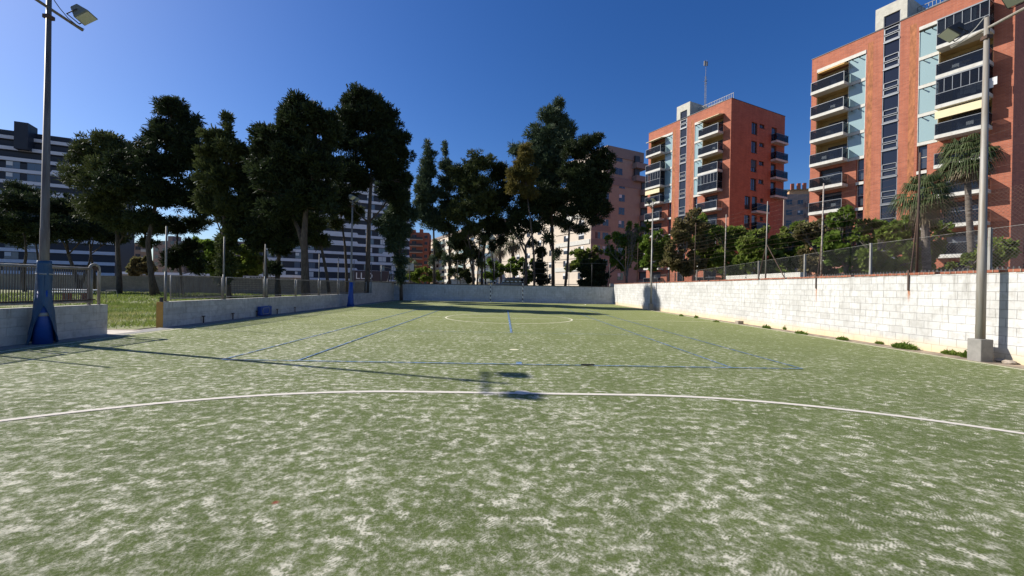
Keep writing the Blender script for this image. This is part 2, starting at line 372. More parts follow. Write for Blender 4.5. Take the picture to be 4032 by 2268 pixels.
# ------------------------------------------------------------------ ground
def sheet(name, x0, x1, y0, y1, z, mat): return tag(MB().poly([(x0, y0, z), (x1, y0, z), (x1, y1, z), (x0, y1, z)]).build(name, mat), kind='structure')
sheet('ground', -900, 900, -300, 1500, -.03, m_ground)
sheet('pitch', -10.32, 10.38, -6, 40.75, .006, m_turf)
sheet('dirt_strip', 10.0, 11.2, -6, 41.2, -.004, m_dirt)
sheet('left_strip', -11.0, -10.0, -6, 41.2, -.004, m_concrete)
sheet('back_strip', -10.6, 10.6, 40.5, 41.3, -.008, m_concrete)
sheet('lawn', -75, -11.3, 12.2, 51.5, -.012, m_lawn)
sheet('path', -75, -10.9, 5.0, 12.9, -.008, m_dirt)
sheet('pavement', -14.2, -10.75, 11.3, 12.55, -.001, m_slab)
tag(B((-9.5, 41.75, -.5), (120, 290, .6)).build('street', m_asph), kind='structure')
# markings
def strip(mb, x0, y0, x1, y1, wd, z):
    d = np.array([x1-x0, y1-y0]); L = np.hypot(*d); d /= L; n_ = np.array([-d[1], d[0]])*wd/2; k = max(1, int(L/2))
    mb.poly([(x0-n_[0], y0-n_[1], z), (x0+n_[0], y0+n_[1], z), (x1+n_[0], y1+n_[1], z), (x1-n_[0], y1-n_[1], z)][::-1])
def arc(mb, cx, cy, r, a0, a1, wd, z, k=48):
    for i in range(k):
        p, q = R_(a0+(a1-a0)*i/k), R_(a0+(a1-a0)*(i+1)/k); ri, ro = r-wd/2, r+wd/2
        mb.poly([(cx+ri*math.cos(p), cy+ri*math.sin(p), z), (cx+ro*math.cos(p), cy+ro*math.sin(p), z), (cx+ro*math.cos(q), cy+ro*math.sin(q), z), (cx+ri*math.cos(q), cy+ri*math.sin(q), z)])
def disc(mb, cx, cy, r, z, k=20): mb.poly([(cx+r*math.cos(2*math.pi*i/k), cy+r*math.sin(2*math.pi*i/k), z) for i in range(k)])
near = MB()
arc(near, -1.5, 0, 5.96, 90, 180, .09, .012); arc(near, 1.5, 0, 5.96, 0, 90, .09, .012); strip(near, -1.5, 5.96, 1.5, 5.96, .09, .012)
disc(near, 0.02, 5.98, .11, .016)
tag(near.build('goal_area_line', m_line), kind='structure')
far = MB()
strip(far, -10.12, -6, -10.12, 40.04, .08, .010); strip(far, 10.25, -6, 10.25, 40.04, .08, .010)
strip(far, -10.08, 20, 10.21, 20, .07, .010); strip(far, -10.08, 40, 10.21, 40, .08, .010)
arc(far, 0, 20, 2.96, 0, 360, .08, .014, 72); disc(far, 0, 10, .11, .010)
arc(far, -1.5, 40, 5.96, 180, 270, .08, .010); arc(far, 1.5, 40, 5.96, 270, 360, .08, .010); strip(far, -1.5, 34.04, 1.5, 34.04, .08, .010)
tag(far.build('pitch_line', m_far_line), kind='structure')
bl = MB(); zb = .018
for x in (-5.5, -4.12, 4.12, 5.5): strip(bl, x, 8.14, x, 31.86, .048, zb)
strip(bl, -5.5, 8.1, 5.5, 8.1, .055, zb+.002); strip(bl, -4.09, 13.6, 4.09, 13.6, .03, zb+.002); strip(bl, 0, 13.62, 0, 26.4, .075, zb)
strip(bl, -4.09, 26.4, 4.09, 26.4, .05, zb+.002); strip(bl, -5.5, 31.9, 5.5, 31.9, .05, zb+.002); strip(bl, 0.05, 8.13, 0.05, 8.33, .11, zb+.004)
tag(bl.build('tennis_line', m_blue), kind='structure')
# grass on the lawn
def blades(N, x0, x1, y0, y1, h0, h1, wd, z=-.012, dens=None):
    x = RG.uniform(x0, x1, N); y = RG.uniform(y0, y1, N)
    if dens is not None: k = dens(x, y) > RG.random(N); x, y = x[k], y[k]
    N = len(x); h = RG.uniform(h0, h1, N); a = RG.uniform(0, 2*np.pi, N); lean = RG.normal(0, .5, (N, 2))*h[:, None]
    b = np.stack([x, y, np.full(N, z)], 1); wv = np.stack([np.cos(a), np.sin(a), np.zeros(N)], 1)*wd
    t = b+np.concatenate([lean, h[:, None]], 1)
    return np.stack([b-wv, b+wv, t+wv*.3, t-wv*.3], 1).reshape(-1, 3), N
def dfun(x, y): return np.clip(.55+.5*np.sin(x*1.3+np.cos(y*.9))*np.sin(y*1.1), .15, 1)*np.clip((y-12.6)/1.2, 0, 1)
Vg, ng = blades(60000, -24, -11.4, 12.5, 26, .05, .16, .012, dens=dfun)
Vh, nh = blades(40000, -45, -11.4, 24, 50, .08, .22, .028, dens=dfun)
tag(np_mesh('grass', np.concatenate([Vg, Vh]), ng+nh, m_grass), kind='stuff', label='lit green lawn grass beyond the low wall on the left', cat='grass')

# ------------------------------------------------------------------ walls
def wall(name, label, p0, p1, h, th, mat, cope=None, cmat=None, side=1, over=.02, group=None):
    """wall from p0 to p1 (its court face), thickness on the left of the direction for side=1; top h or (h0,h1)"""
    p0 = np.array(p0, float); p1 = np.array(p1, float); L = np.linalg.norm(p1-p0); a = math.atan2(*(p1-p0)[::-1])
    t = thing(name, label, 'wall', (p0[0], p0[1], 0), a, group)
    h0, h1 = h if hasattr(h, '__len__') else (h, h)
    y0, y1 = (0, th) if side > 0 else (-th, 0)
    MB().prism([(0, y0, -.3), (L, y0, -.3), (L, y0, h1), (0, y0, h0)], np.array([0, y1-y0, 0])).build('masonry', mat, t)
    if cope:
        k = int(L/.13) if cmat is m_bcope else 1
        c = MB()
        if k > 1:
            for i in range(k):
                if random.random() < .05: continue
                x = L*i/k; hh = h0+(h1-h0)*i/k; j = random.uniform(-.006, .008); c.box((x+.004, y0-over+j, hh+.001), (x+L/k-.004, y1+over+j, hh+cope+random.uniform(-.008, .006)))
        else: c.prism([(0, y0-over, h0+.001), (L, y0-over, h1+.001), (L, y0-over, h1+cope), (0, y0-over, h0+cope)], np.array([0, y1-y0+2*over, 0]))
        c.build('coping', cmat, t)
    return t
RX0, RY0, RX1, RY1 = 11.25, -6., 10.62, 41.25
RL = math.hypot(RX1-RX0, RY1-RY0)
def rx(Y): return RX0+(RX1-RX0)*(Y-RY0)/(RY1-RY0)
st = [(float(RY1-RY0), 0, 0, 0)]
s1 = atX(3591, 1100, 11.1)[1]-RY0; s2 = atX(3229, 1100, 11.1)[1]-RY0
m_rw = block_wall('white_block_wall', (.585, .575, .55), (.13, .125, .115), (.33, .315, .28), [(s1, 1.25, 1.62, .05), (s2, 1.0, 1.66, .035)], (.60, .47, .27), grime=.75, streak=1.3)
wall('block_wall', 'long sunlit white block wall with a red brick coping on the right', (RX0, RY0), (RX1, RY1), (2.06, 1.97), .2, m_rw, .06, m_bcope, side=-1)
wall('back_wall', 'shaded pale block wall with a black coping behind the far goal', (-11.12, 41.35), (10.75, 41.35), (1.60, 1.68), .25, m_back, .07, m_cope)
wall('low_wall', 'shaded low block wall behind the near blue padded pole', (-10.95, 3.), (-10.95, 11.68), .8, .2, m_low)
lw = wall('low_wall', 'long low block wall with an ochre painted end beside the gateway', (-10.95, 13.52), (-11.0, 34.4), .8, .2, m_low)
B((-.012, -.004, -.1), (-.002, .204, .8)).build('painted_end', m_ochre, lw)
wall('high_wall', 'grey stained high block wall between low wall and far corner', (-11.0, 34.4), (-11.05, 41.6), 1.68, .22, m_low, .04, m_cope)
wall('perimeter_wall', 'grey block boundary wall behind the pines and lawn', (-75, 52), (-12.5, 54), 1.95, .2, m_grey)
# rusty stubs cast in the right wall
for Y, z0, lab in ((s1+RY0, 1.60, 'short rusty iron stub on the white wall nearer the grey pole'), (s2+RY0, 1.64, 'short rusty iron stub on the white wall farther from the grey pole')):
    tag(MB().box((rx(Y)-.03, Y-.022, z0), (rx(Y)+.01, Y+.022, 2.17)).build('iron_stub', m_rust), lab, 'iron stub', 'rusty stubs on the white wall')

# ------------------------------------------------------------------ posts and fences, left side
def post(name, label, x, y, z0, z1, r, mat, group, sleeve=True, sides=8):
    t = thing(name, label, 'post', (x, y, z0), 0, group)
    MB().tube([(0, 0, 0), (0, 0, z1-z0)], r, sides).build('shaft', mat, t, True)
    if sleeve: MB().tube([(0, 0, .0), (0, 0, .95)], r*1.35, sides).build('sleeve', mat, t, True)
    MB().box((-.06, -.06, 0), (.06, .06, .015)).build('base_plate', mat, t)
    return t
LP = [(8.6, 'net post left of the near blue pad, at the frame edge'), (13.72, 'tallest looking net post standing on the ochre ended wall'), (16.47, 'second net post along the low wall from the ochre end'),
      (19.24, 'third net post along the low wall from the ochre end'), (24.73, 'net post on the low wall behind the blue box, one before the pairs'), (27.54, 'net post on the low wall just left of the far blue pad'),
      (30.36, 'net post on the low wall just right of the far blue pad'), (34.3, 'net post where the low wall meets the high wall')]
for Y, lab in LP: post('net_post', lab, -11.05, Y, .8, 3.2, .027, m_gpost, 'net posts on the left walls')
for Y, lab in ((37.2, 'net post halfway along the high left wall'), (40.4, 'net post near the far left corner of the pitch')): post('net_post', lab, -11.1, Y, 1.72, 3.2, .032, m_galv, 'net posts on the left walls')
fr = thing('steel_gantry', 'slanted grey tube frame over the high wall near the left corner', 'frame', (-11.1, 37.2, 3.1))
MB().tube([(0, 0, 0), (0, 3.2, -.05)], .025, 6).build('top_rail', m_galv, fr)
MB().tube([(0, 3.2, -.05), (0, 1.9, -1.35)], .02, 6).build('brace', m_galv, fr)
def panel(label, y0, y1, z0, z1, x=-11.03, step=.055, r=.007, frame=.02, mid=False, mesh=False, group='fence panels on the left low walls'):
    t = thing('metal_fence', label, 'fence', (x, y0, z0), 0, group); L = y1-y0; H = z1-z0
    f = MB()
    for a, b in (((0, 0, 0), (0, 0, H)), ((0, L, 0), (0, L, H)), ((0, 0, H), (0, L, H)), ((0, 0, .04), (0, L, .04))): f.tube([a, b], frame, 8)
    f.build('frame', m_fence, t, True)
    b = MB(); n_ = int(L/step)
    for i in range(1, n_):
        y = L*i/n_; b.box((-r, y-r, .04), (r, y+r, H))
    if mesh:
        for k in range(1, 9): b.box((-r, 0, H*k/9-r), (r, L, H*k/9+r))
    b.build('bars', m_dark if mesh else m_bars, t)
    return t
PZ = .85
pn = panel('welded bar fence panel behind the near blue padded pole', 9.28, 11.3, PZ, 1.74, step=.052, frame=.032)
B((-.03, -.1, .07), (.03, 2.1, .10)).build('lower_rail', m_rust, pn)
panel('welded bar fence panel at the left edge of the picture', 6.8, 9.15, PZ, 1.74, step=.052, frame=.032)
panel('dense vertical bar fence panel next to the ochre wall end', 13.9, 16.35, PZ, 1.64, step=.06, r=.008)
for a, b, lab in ((16.6, 19.1, 'thin wire fence panel, second from the ochre wall end'), (19.4, 21.9, 'thin wire fence panel, third from the ochre wall end'), (22.1, 24.6, 'thin wire fence panel behind the blue box'),
                  (24.9, 27.4, 'thin wire fence panel just before the far blue pad'), (27.7, 30.2, 'thin wire fence panel behind the far blue pad'), (30.5, 33.0, 'last thin wire fence panel before the high wall')):
    panel(lab, a, b, PZ, 1.64, step=.10, r=.004, mesh=True, frame=.018)
for Y, lab in ((19.32, 'short double fence post beside the third net post'), (22.02, 'short pale fence post on the low wall midway'), (33.1, 'short pale fence post next to the high wall')): post('fence_post', lab, -11.05, Y, .8, 1.68, .035, m_galv, 'short fence posts on the low wall', False)
# arched gate post
g = thing('gate_post', 'round topped white gate post at the end of the near low wall', 'gate post', (-11.05, 11.4, .8))
a = [(0, -.13, 0)]+[(0, -.13*math.cos(R_(t)), .93+.13*math.sin(R_(t))) for t in range(0, 181, 20)]+[(0, .13, 0)]
MB().tube(a, .032, 8).build('arched_tube', m_fence, g, True)
MB().box((-.015, -.13, .90), (.015, .13, .93)).box((-.01, -.1, .935), (.01, .1, 1.0)).build('lock_plate', m_rust, g)
MB().box((-.02, -.16, 0), (.02, -.1, .85)).build('hinge_stile', m_fence, g)
gp = thing('gate_stub', 'short square steel stub on the ochre wall end', 'post', (-11.05, 13.57, .8)); MB().box((-.035, -.035, 0), (.035, .035, .14)).build('stub', m_dark, gp)
# blue case and pegs at the low wall
bc = thing('ball_box', 'small blue plastic box leaning on the stained low wall', 'box', (-10.82, float(atX(1045, 1240, -10.8)[1]), 0))
B((-.1, -.42, .02), (.08, .42, .42)).build('shell', m_pad, bc, bevel=.03)
c = MB(); c.tube([(.1, -.3, .1), (.1, -.36, .25), (.1, -.28, .36), (.1, .12, .36), (.1, .2, .25), (.1, .12, .1), (.1, -.3, .1)], .012, 6); c.build('hoop', m_tape, bc)
MB().tube([(.09, .1, .4), (.09, .1, .47), (.09, .3, .47), (.09, .3, .4)], .01, 6).build('handle', m_tape, bc)
for i, (x, y) in enumerate(((799, 1268), (915, 1254), (1010, 1244), (1090, 1234), (1160, 1228))):
    Y = float(atX(x, y, -10.9)[1]); t = thing('ground_peg', ['dark iron peg at the low wall foot nearest the ochre end', 'dark iron peg at the wall foot, second from the ochre end', 'dark iron peg at the wall foot left of the blue box', 'dark iron peg at the wall foot right of the blue box', 'dark iron peg at the wall foot farthest from the ochre end'][i], 'peg', (-10.88, Y, 0), 0, 'iron pegs along the low wall')
    MB().tube([(0, 0, 0), (0, 0, .24)], .02, 6).box((-.03, -.05, .22), (.03, .05, .25)).build('rod', m_rust, t)

# ------------------------------------------------------------------ floodlight poles
def lampbox(parent, y, z, tilt, hm, zrot=0.):
    """a floodlight: housing aimed to +x and down"""
    e = MB(); e.prism([(-.14, -.185, -.09), (.09, -.185, -.175), (.09, -.185, .175), (-.14, -.185, .07)], np.array([0, .37, 0]))
    h = e.build('floodlight', hm, parent, bevel=.015); h.location = (0.12, y, z); h.rotation_euler = (0, tilt, zrot)
    B((.09, -.16, -.15), (.10, .16, .15)).build('lens', m_lens, h)
    MB().tube([(-.02, -.20, .0), (-.02, -.20, -.24), (-.02, .20, -.24), (-.02, .20, 0)], .013, 6).build('bracket', m_dark, h)
    return h
def floodpole(label, x, y, H, mat, r0, r1, hm, face=1, bar=(-.7, .75), slope=0., base='block', tilt=.9, lat=.25):
    t = thing('floodlight_pole', label, 'floodlight pole', (x, y, 0), 0 if face > 0 else math.pi, 'floodlight poles around the pitch')
    MB().tube([(0, 0, 0), (0, 0, H*.33), (0, 0, H*.33+.02), (0, 0, H)], [r0, r0*.93, r0*.86, r1], 14).build('shaft', mat, t, True)
    s = face
    MB().tube([(0, bar[0]*s, H-.25-slope), (0, bar[1]*s, H-.25+slope)], .032, 8).build('crossbar', mat, t)
    for k in (0, 1):
        yy = bar[k]*s+(.1 if k == (0 if s > 0 else 1) else -.1)*1.
        lampbox(t, yy, H+.06-slope*(1 if k == 0 else -1), tilt, hm, lat*(1 if k else -1)*s)
    MB().box((-.07, -.07, H-.50), (.07, .07, H-.42)).build('clamp', m_rust, t)
    pts = [(0.04, bar[1]*s*f, H-.22+slope*f-.12*math.sin(f*3.1)+.25*(1-f)) for f in (0, .25, .5, .75, 1)]
    MB().tube(pts, .009, 5).build('cable', m_tape if face < 0 else m_dark, t)
    if base == 'block':
        B((-.145, -.145, -.05), (.145, .145, .5)).build('concrete_block', m_concrete, t, bevel=.015)
    return t
pl = floodpole('dark floodlight pole wrapped in torn blue tarpaulin near the left edge', -10.62, 9.80, 7.80, m_dpole, .086, .044, m_lampg, 1, (-.75, .75), -.04, None)
p2l = floodpole('slim floodlight pole with a blue padded foot on the far left', -10.38, 28.0, 7.1, m_pole, .08, .045, m_lampg, 1, (-.5, .5), 0, None)
pr = floodpole('weathered grey floodlight pole in a concrete block by the white wall', 10.66, 9.55, 7.85, m_pole, .086, .046, m_lamp, -1, (-.75, .75), .0, 'block')
p2r = floodpole('thin distant floodlight pole in a concrete foot by the white wall', 10.42, 30.3, 7.9, m_galv, .07, .042, m_lamp, -1, (-.65, .65), .0, 'block')
# near blue pad: inner pad, tape, torn outer tarpaulin
MB().tube([(0, 0, 0), (0, 0, 1.2)], [.165, .125], 20).build('foam_pad', m_pad, pl, True)
MB().tube([(0, 0, .62), (0, 0, .70)], [.149, .146], 20).build('tape_band', m_tape, pl, True)
MB().tube([(0, 0, 1.55), (0, 0, 1.58)], [.136, .136], 20).build('tape_band', m_tape, pl, True)
tm = MB(); NT_, NZ = 44, 26
cam_a = math.atan2(CAM[1]-9.8, CAM[0]+10.62)+.03
for j in range(NZ+1):
    z = 1.86*j/NZ; f = z/1.86
    rr = .116+.014*(f < .9)+.105*max(0, (1.15-z)/1.15)**1.1
    half = max(0., (0.86-z)/.86)**.7*1.15
    for i in range(NT_+1):
        an = cam_a+half+(2*math.pi-2*half)*i/NT_
        k = rr*(1+.05*math.sin(an*5+z*6)+.035*math.sin(an*11-z*9)*(1.2-f))
        if half > 0 and (i == 0 or i == NT_): k *= 1.12
        tm.v.append((k*math.cos(an), k*math.sin(an), z if j else (.02+.03*math.sin(an*4))))
for j in range(NZ):
    for i in range(NT_): a = j*(NT_+1)+i; tm.f.append((a, a+1, a+NT_+2, a+NT_+1))
o = tm.build('tarpaulin', m_tarp, pl, True); mo = o.modifiers.new('s', 'SOLIDIFY'); mo.thickness = .006
MB().tube([(0, 0, 0), (0, 0, .25), (0, 0, 1.0), (0, 0, 1.6)], [.25, .20, .15, .115], 18).build('foam_pad', m_pad, p2l, True)

# ------------------------------------------------------------------ goal
n = NT('goal_stripes'); o_ = n.sep(n.tc.outputs['Object']); ss = n.math('ADD', n.math('ADD', o_[0], o_[2]), 10.)
n.base(n.mix(n.math('GREATER_THAN', n.math('FRACT', n.math('MULTIPLY', ss, 2.5)), .5), (.72, .72, .70), (.02, .02, .03))); m_str = n.m
gl = thing('goal', 'black and white striped handball goal against the far wall', 'goal', (0, 40, 0))
for s in (-1, 1): B((s*1.54-.04, -.04, 0), (s*1.54+.04, .04, 2.0)).build('post', m_str, gl)
B((-1.58, -.04, 2.0), (1.58, .04, 2.08)).build('crossbar', m_str, gl)
for s in (-1, 1): MB().tube([(s*1.54, .04, 1.98), (s*1.54, .75, 1.9), (s*1.54, 1.05, .03), (s*1.54, .04, .03)], .016, 6).build('side_frame', m_galv, gl)
# ------------------------------------------------------------------ right wall posts, wires, chain link
RPOST = [(11.55, 3637, 612), (14.98, 3259, 345), (18.1, 3035, 788), (21.4, 2875, 849), (24.7, 2755, 885), (28.3, 2658, 930), (31.6, 0, 0), (34.9, 0, 0), (38.2, 0, 0)]
plabels = ['tall rusty post with a leaning strut left of the near palm trunk', 'tall post with flaked paint above the first rust stain', 'tall pale post held by two slanting struts on the white wall', 'tall half painted post left of the strutted one',
           'tall thin dark post, third beyond the strutted one toward the far corner', 'tall thin post just right of the distant floodlight pole', 'tall thin dark post just left of the distant floodlight pole', 'tall thin dark post near the far right corner tree', 'tall thin dark post closest to the far right corner']
for i, (Y, px, py) in enumerate(RPOST):
    x = rx(Y)+.14; H = 5.42 if i != 4 else 5.5
    t = thing('net_post', plabels[i], 'post', (x, Y, 2.06), 0, 'tall net posts on the white wall')
    pm = [m_rust, m_rustpale, m_galv, m_rustpale, m_rust, m_rust, m_rust, m_rust, m_rust][i]
    MB().tube([(0, 0, 0), (.03, 0, H-2.06)], [.030, .022], 8).build('shaft', pm, t, True)
    if i in (0, 1, 2): 
        MB().tube([(0.02, 0, 1.5 if i else 1.9), (.03, .55 if i == 2 else .2, 0)], .02, 6).build('strut', m_rust, t)
    if i == 2: MB().tube([(0.02, 0, 1.5), (.03, -1.2, 0)], .02, 6).build('strut', m_rust, t)
wr = MB()
for k in range(11):
    z = 3.32+.2*k
    for (Ya, *_), (Yb, *_) in zip([(5.,)]+RPOST[:-1], RPOST):
        sag = .02+.03*random.random(); pts = [(rx(Ya+(Yb-Ya)*f)+.16, Ya+(Yb-Ya)*f, z-sag*4*f*(1-f)) for f in (0, .5, 1)]
        wr.tube(pts, .0022, 3, False)
tag(wr.build('line_wire', m_rust), 'rows of thin wires strung between the tall posts above the white wall', 'wires')
CX = 11.95
def czt(Y): return float(np.interp(Y, [5, 10.5, 13.9, 17, 20, 23, 26.5, 41], [3.25, 3.18, 3.15, 3.03, 2.95, 2.86, 2.78, 2.55]))
cl_ = thing('chain_link_fence', 'grey chain link fence running behind the white wall', 'fence', (CX, 5, 0))
mb = MB(); st_ = .085; z0 = 1.95
Ys = np.arange(5-1.5, 34, st_)
wwd = .0012
for Y in Ys:
    for sg in (1, -1):
        a, b = (Y, Y+1.3) if sg > 0 else (Y+1.3, Y)
        za, zb_ = z0, z0+1.3
        zt = czt(Y+.6); f = min(1., (zt-z0)/1.3); yb = a+(b-a)*f; zz = za+(zb_-za)*f
        n0 = len(mb.v); w2 = wwd*1.4*(1 if Y < 22 else 1.2)
        mb.v += [(0, a-5-w2, za), (0, a-5+w2, za), (0.0, yb-5+w2, zz), (0, yb-5-w2, zz)]; mb.f.append((n0, n0+1, n0+2, n0+3))
o = mb.build('wire_mesh', m_wire, cl_); mo = o.modifiers.new('s', 'SOLIDIFY'); mo.thickness = .003
MB().tube([(0, y-5, czt(y)) for y in (5, 10.5, 13.9, 17, 20, 23, 26.5, 34)], .005, 5, False).build('top_wire', m_galv, cl_)
for Y in (7.4, 10.48, 13.9, 16.95, 20.03, 23.06, 26.45, 29.8): B((-.03, Y-5-.03, 1.5), (.03, Y-5+.03, czt(Y)+.03)).build('post', m_galv, cl_)
# taller net by the near end
hn = thing('high_net', 'tall loose wire netting rising behind the weathered pole at the right edge', 'netting', (12.6, 5, 0)); mb = MB()
for Y in np.arange(2.5, 13.4, .1):
    for a, b in ((Y, Y+2.3), (Y+2.3, Y)):
        n0 = len(mb.v); mb.v += [(0, a-5-.003, 2), (0, a-5+.003, 2), (0, b-5+.003, 4.3), (0, b-5-.003, 4.3)]; mb.f.append((n0, n0+1, n0+2, n0+3))
mb.build('wire_mesh', m_rust, hn)
# fence over the far wall
def zbk(x): return 1.69+(x+11)*.0035
tagf = 'dark net posts over the far wall'
bx = [float(atY(x, 1100, 41.5)[0]) for x in (1610, 1716, 1801, 1866, 1947, 2010, 2061, 2155, 2240, 2330, 2400)]
bl_ = ['beside the distant red block', 'in front of the cypress trunk', 'between slim pine trunks', 'left of the goal behind a bush', 'above the left goal post', 'above the middle of the goal', 'above the right goal post', 'left of the tallest pointed tree trunk', 'beside the leaning trunk', 'in front of the black ivy mass', 'right of the black ivy mass']
for i, x in enumerate(bx): post('net_post', 'thin black net post over the far wall '+bl_[i], x, 41.5, zbk(x), 4.05 if i > 0 else 3.9, .028, m_dark, tagf, False, 6)
rl = thing('rail_frame', 'black horizontal rails over the far wall behind the goal', 'rails', (0, 41.5, 0))
for z in (4.0, 3.35, 2.9, 2.35): MB().tube([(bx[0] if z == 4.0 else bx[4], 0, z), (bx[-1] if z > 3.9 else bx[7], 0, z)], .018, 6).build('rail', m_dark, rl)

# ------------------------------------------------------------------ red brick towers
AZL = math.atan2(-.8988, .4384)      # local x: along the sunlit face towards the near corner, local -y: out of it
def tower(label, x, y, spec):
    t = thing('apartment_tower', label, 'apartment tower', (x, y, 0), AZL, 'red brick towers on the right')
    W, D, H = 16.75, 13.7, 30.8
    zb = [25.8-2.95*k for k in range(9)]
    z17 = zb[3]-.0
    wl = MB()
    wl.box((0, 1.3, 0), (16.45, D, H-.02))
    holes = []
    # upper four floors of both bays are open loggias and glass, below are windows in brick
    holes.append((.6, 5.65, z17, 28.85)); holes.append((10.2, 15.45, z17, 29.3 if spec['top_box'] else 28.85))
    for k in range(4, 9):
        z = zb[k]
        holes += [(4.9, 5.65, z+.35, z+2.95), (1.1, 3.5, z+.35, z+2.6), (10.2, 11.0, z+.35, z+2.95), (12.4, 14.7, z+.35, z+2.6)]
    holes.append((7.2, 8.64, -1, 40))
    wl.grid(0, 16.45, 0, H, holes, lambda s, a, b, c, d: s.box((a, 0, c), (b, 1.3, d)))
    rh = []
    for k in range(4):
        z = zb[k]; rh += [(4.95, 6.4, z+.55, z+2.45), (6.95, 8.25, z+1.85, z+2.5), (10.1, 11.5, z+.35, z+2.6)]
    for k in range(4, 9):
        z = zb[k]; rh += [(3.6, 5.0, z+.45, z+2.45), (5.4, 6.7, z+.35, z+2.6), (7.5, 8.3, z+1.9, z+2.5)]
    wl.grid(0, D, 0, H, rh, lambda s, a, b, c, d: s.box((16.45, a, c), (W, b, d)))
    wl.build('brick_wall', m_brick, t)
    MB().box((-.05, -.05, H), (W+.05, D+.05, H+.07)).build('roof_edge', m_dframe, t)
    B((16.30, .05, 0), (16.44, D-.05, H-1)).build('inner_wall', m_dframe, t) if 0 else None
    for a, b in ((5.8, 6.3), (9.45, 9.98)): B((a, -.004, 5), (b, .05, 29.9)).build('stained_strip', m_streak, t)
    # penthouse and stair glazing
    mp = MB(); mp.grid(6.45, 9.2, H+.12, 33.25, [(7.2, 8.64, 0, 32.1)], lambda s, a, b, c, d: s.box((a, -.03, c), (b, .3, d)))
    mp.box((6.45, .3, H+.12), (9.2, 5.2, 33.25)); mp.build('stair_housing', m_stair, t)
    sg = B((7.2, .12, 2), (8.64, .2, 32.1)).build('stair_window', m_dglass, t); f = MB()
    f.box((7.2, .02, 2), (7.26, .12, 32.1)); f.box((8.58, .02, 2), (8.64, .12, 32.1))
    for k in range(9):
        z = 29.15-2.97*k
        f.box((7.2, -.05, z-.1), (8.64, .12, z+.06))
        for c, d in ((z+.1, z+.72), (z+.84, z+1.46)):
            f.box((7.27, .0, c), (8.57, .1, c+.07)); f.box((7.27, .0, d-.07), (8.57, .1, d)); f.box((7.27, 0, c), (7.34, .1, d)); f.box((8.50, 0, c), (8.57, .1, d))
    f.build('window_frame', m_frame, sg)
    rr = B((7.35, 4.5, 33.25), (12, 9, 33.3)).build('roof_terrace', m_frame, t); rg = MB()
    for i in range(22): rg.box((9.3+i*.3, 2.0, H+.1), (9.34+i*.3, 2.04, H+1.7))
    for zz in (H+.9, H+1.7): rg.box((9.3, 2.0, zz), (15.7, 2.05, zz+.05))
    for i in range(14): rg.box((9.28, 2.0+i*.4, H+.1), (9.32, 2.04+i*.4, H+1.7))
    rg.build('roof_railing', m_galv, t)
    # lintels and slabs of the loggia bays
    for side in 'LR':
        bays = ((.6, 5.65), (.6, 3.96), (3.96, 5.65), (.55, 4.1)) if side == 'L' else ((10.2, 15.45), (11.75, 15.45), (10.2, 11.75), (11.9, 15.5))
        full, op, gp_, sl_ = bays
        if not (spec['top_box'] and side == 'R'): B((full[0], -.05, 28.85), (full[1] if side == 'L' else gp_[1], .5, 29.25)).build('lintel', m_white, t)
        elif side == 'R': B((gp_[0], -.05, 28.95), (gp_[1], .5, 29.3)).build('lintel', m_white, t)
        for k in range(9):
            z = zb[k]
            opn = k < 4
            bc_ = MB().box((sl_[0], -1.25, z), (sl_[1], -.003, z+.33)).build('balcony', m_white, t)
            if opn:
                B((op[0], 0, z+.0), (op[1], 1.28, z+.30)).build('loggia_floor', m_ochr, bc_)
                lg = MB().box((op[0]+.002, 1.18, z+.30), (op[1]-.002, 1.29, z+2.95)); lg.box((op[0]+.002, 0.05, z+.30), (op[0]+.06, 1.18, z+2.95)); lg.box((op[1]-.06, 0.10, z+.30), (op[1]-.002, 1.18, z+2.95))
                lo = lg.build('loggia_wall', m_ochr, t)
                wa, wb = (op[0]+.9, op[1]-.35) if side == 'L' else (op[0]+.75, op[1]-.35)
                wdw = B((wa, 1.1, z+.34), (wb, 1.17, z+2.45)).build('window', m_wglass, t)
                f = MB().box((wa-.06, 1.05, z+2.45), (wb+.06, 1.17, z+2.52)); 
                for q in (0, .5, 1): f.box((wa+(wb-wa)*q-.035, 1.06, z+.32), (wa+(wb-wa)*q+.035, 1.1, z+2.45))
                f.build('window_frame', m_dframe, wdw)
                gpn = B((gp_[0]+.03, .06, z+.38), (gp_[1]-.03, .12, z+2.93)).build('glass_panel', m_pale, t)
                f = MB().box((gp_[0], -.03, z), (gp_[1], .4, z+.33)); f.box((gp_[0], .0, z+.33), (gp_[0]+.04, .12, z+2.95)); f.box((gp_[1]-.04, .0, z+.33), (gp_[1], .12, z+2.95))
                f.build('panel_frame', m_white, gpn)
                for q in (.25, .65): MB().tube([(gp_[0]+(gp_[1]-gp_[0])*q, .05, z+2.82), (gp_[0]+(gp_[1]-gp_[0])*q+.12, -.32, z+2.72)], [.03, .07], 6).build('spotlight', m_dframe, gpn)
            else:
                wx = (1.1, 3.5, 4.9, 5.65) if side == 'L' else (12.4, 14.7, 10.2, 11.0)
                wdw = B((wx[0], .55, z+.35), (wx[1], .6, z+2.6)).build('window', m_wglass, t)
                f = MB().box((wx[0], .3, z+2.2), (wx[1], .54, z+2.6))
                for q in (0, .5, 1): f.box((wx[0]+(wx[1]-wx[0])*q-.035+.04*(1-2*q), .5, z+.35), (wx[0]+(wx[1]-wx[0])*q+.035+.04*(1-2*q), .55, z+2.2))
                f.build('window_frame', m_dframe, wdw)
                if (k+len(side)*(side == 'L')) % 2: B((wx[0]+.05, .48, z+1.35), (wx[1]-.4, .50, z+2.2)).build('roller_blind', m_frame, wdw)
                wd2 = B((wx[2]+.02, .35, z+.6), (wx[3]-.02, .4, z+2.9)).build('window', m_wglass, t)
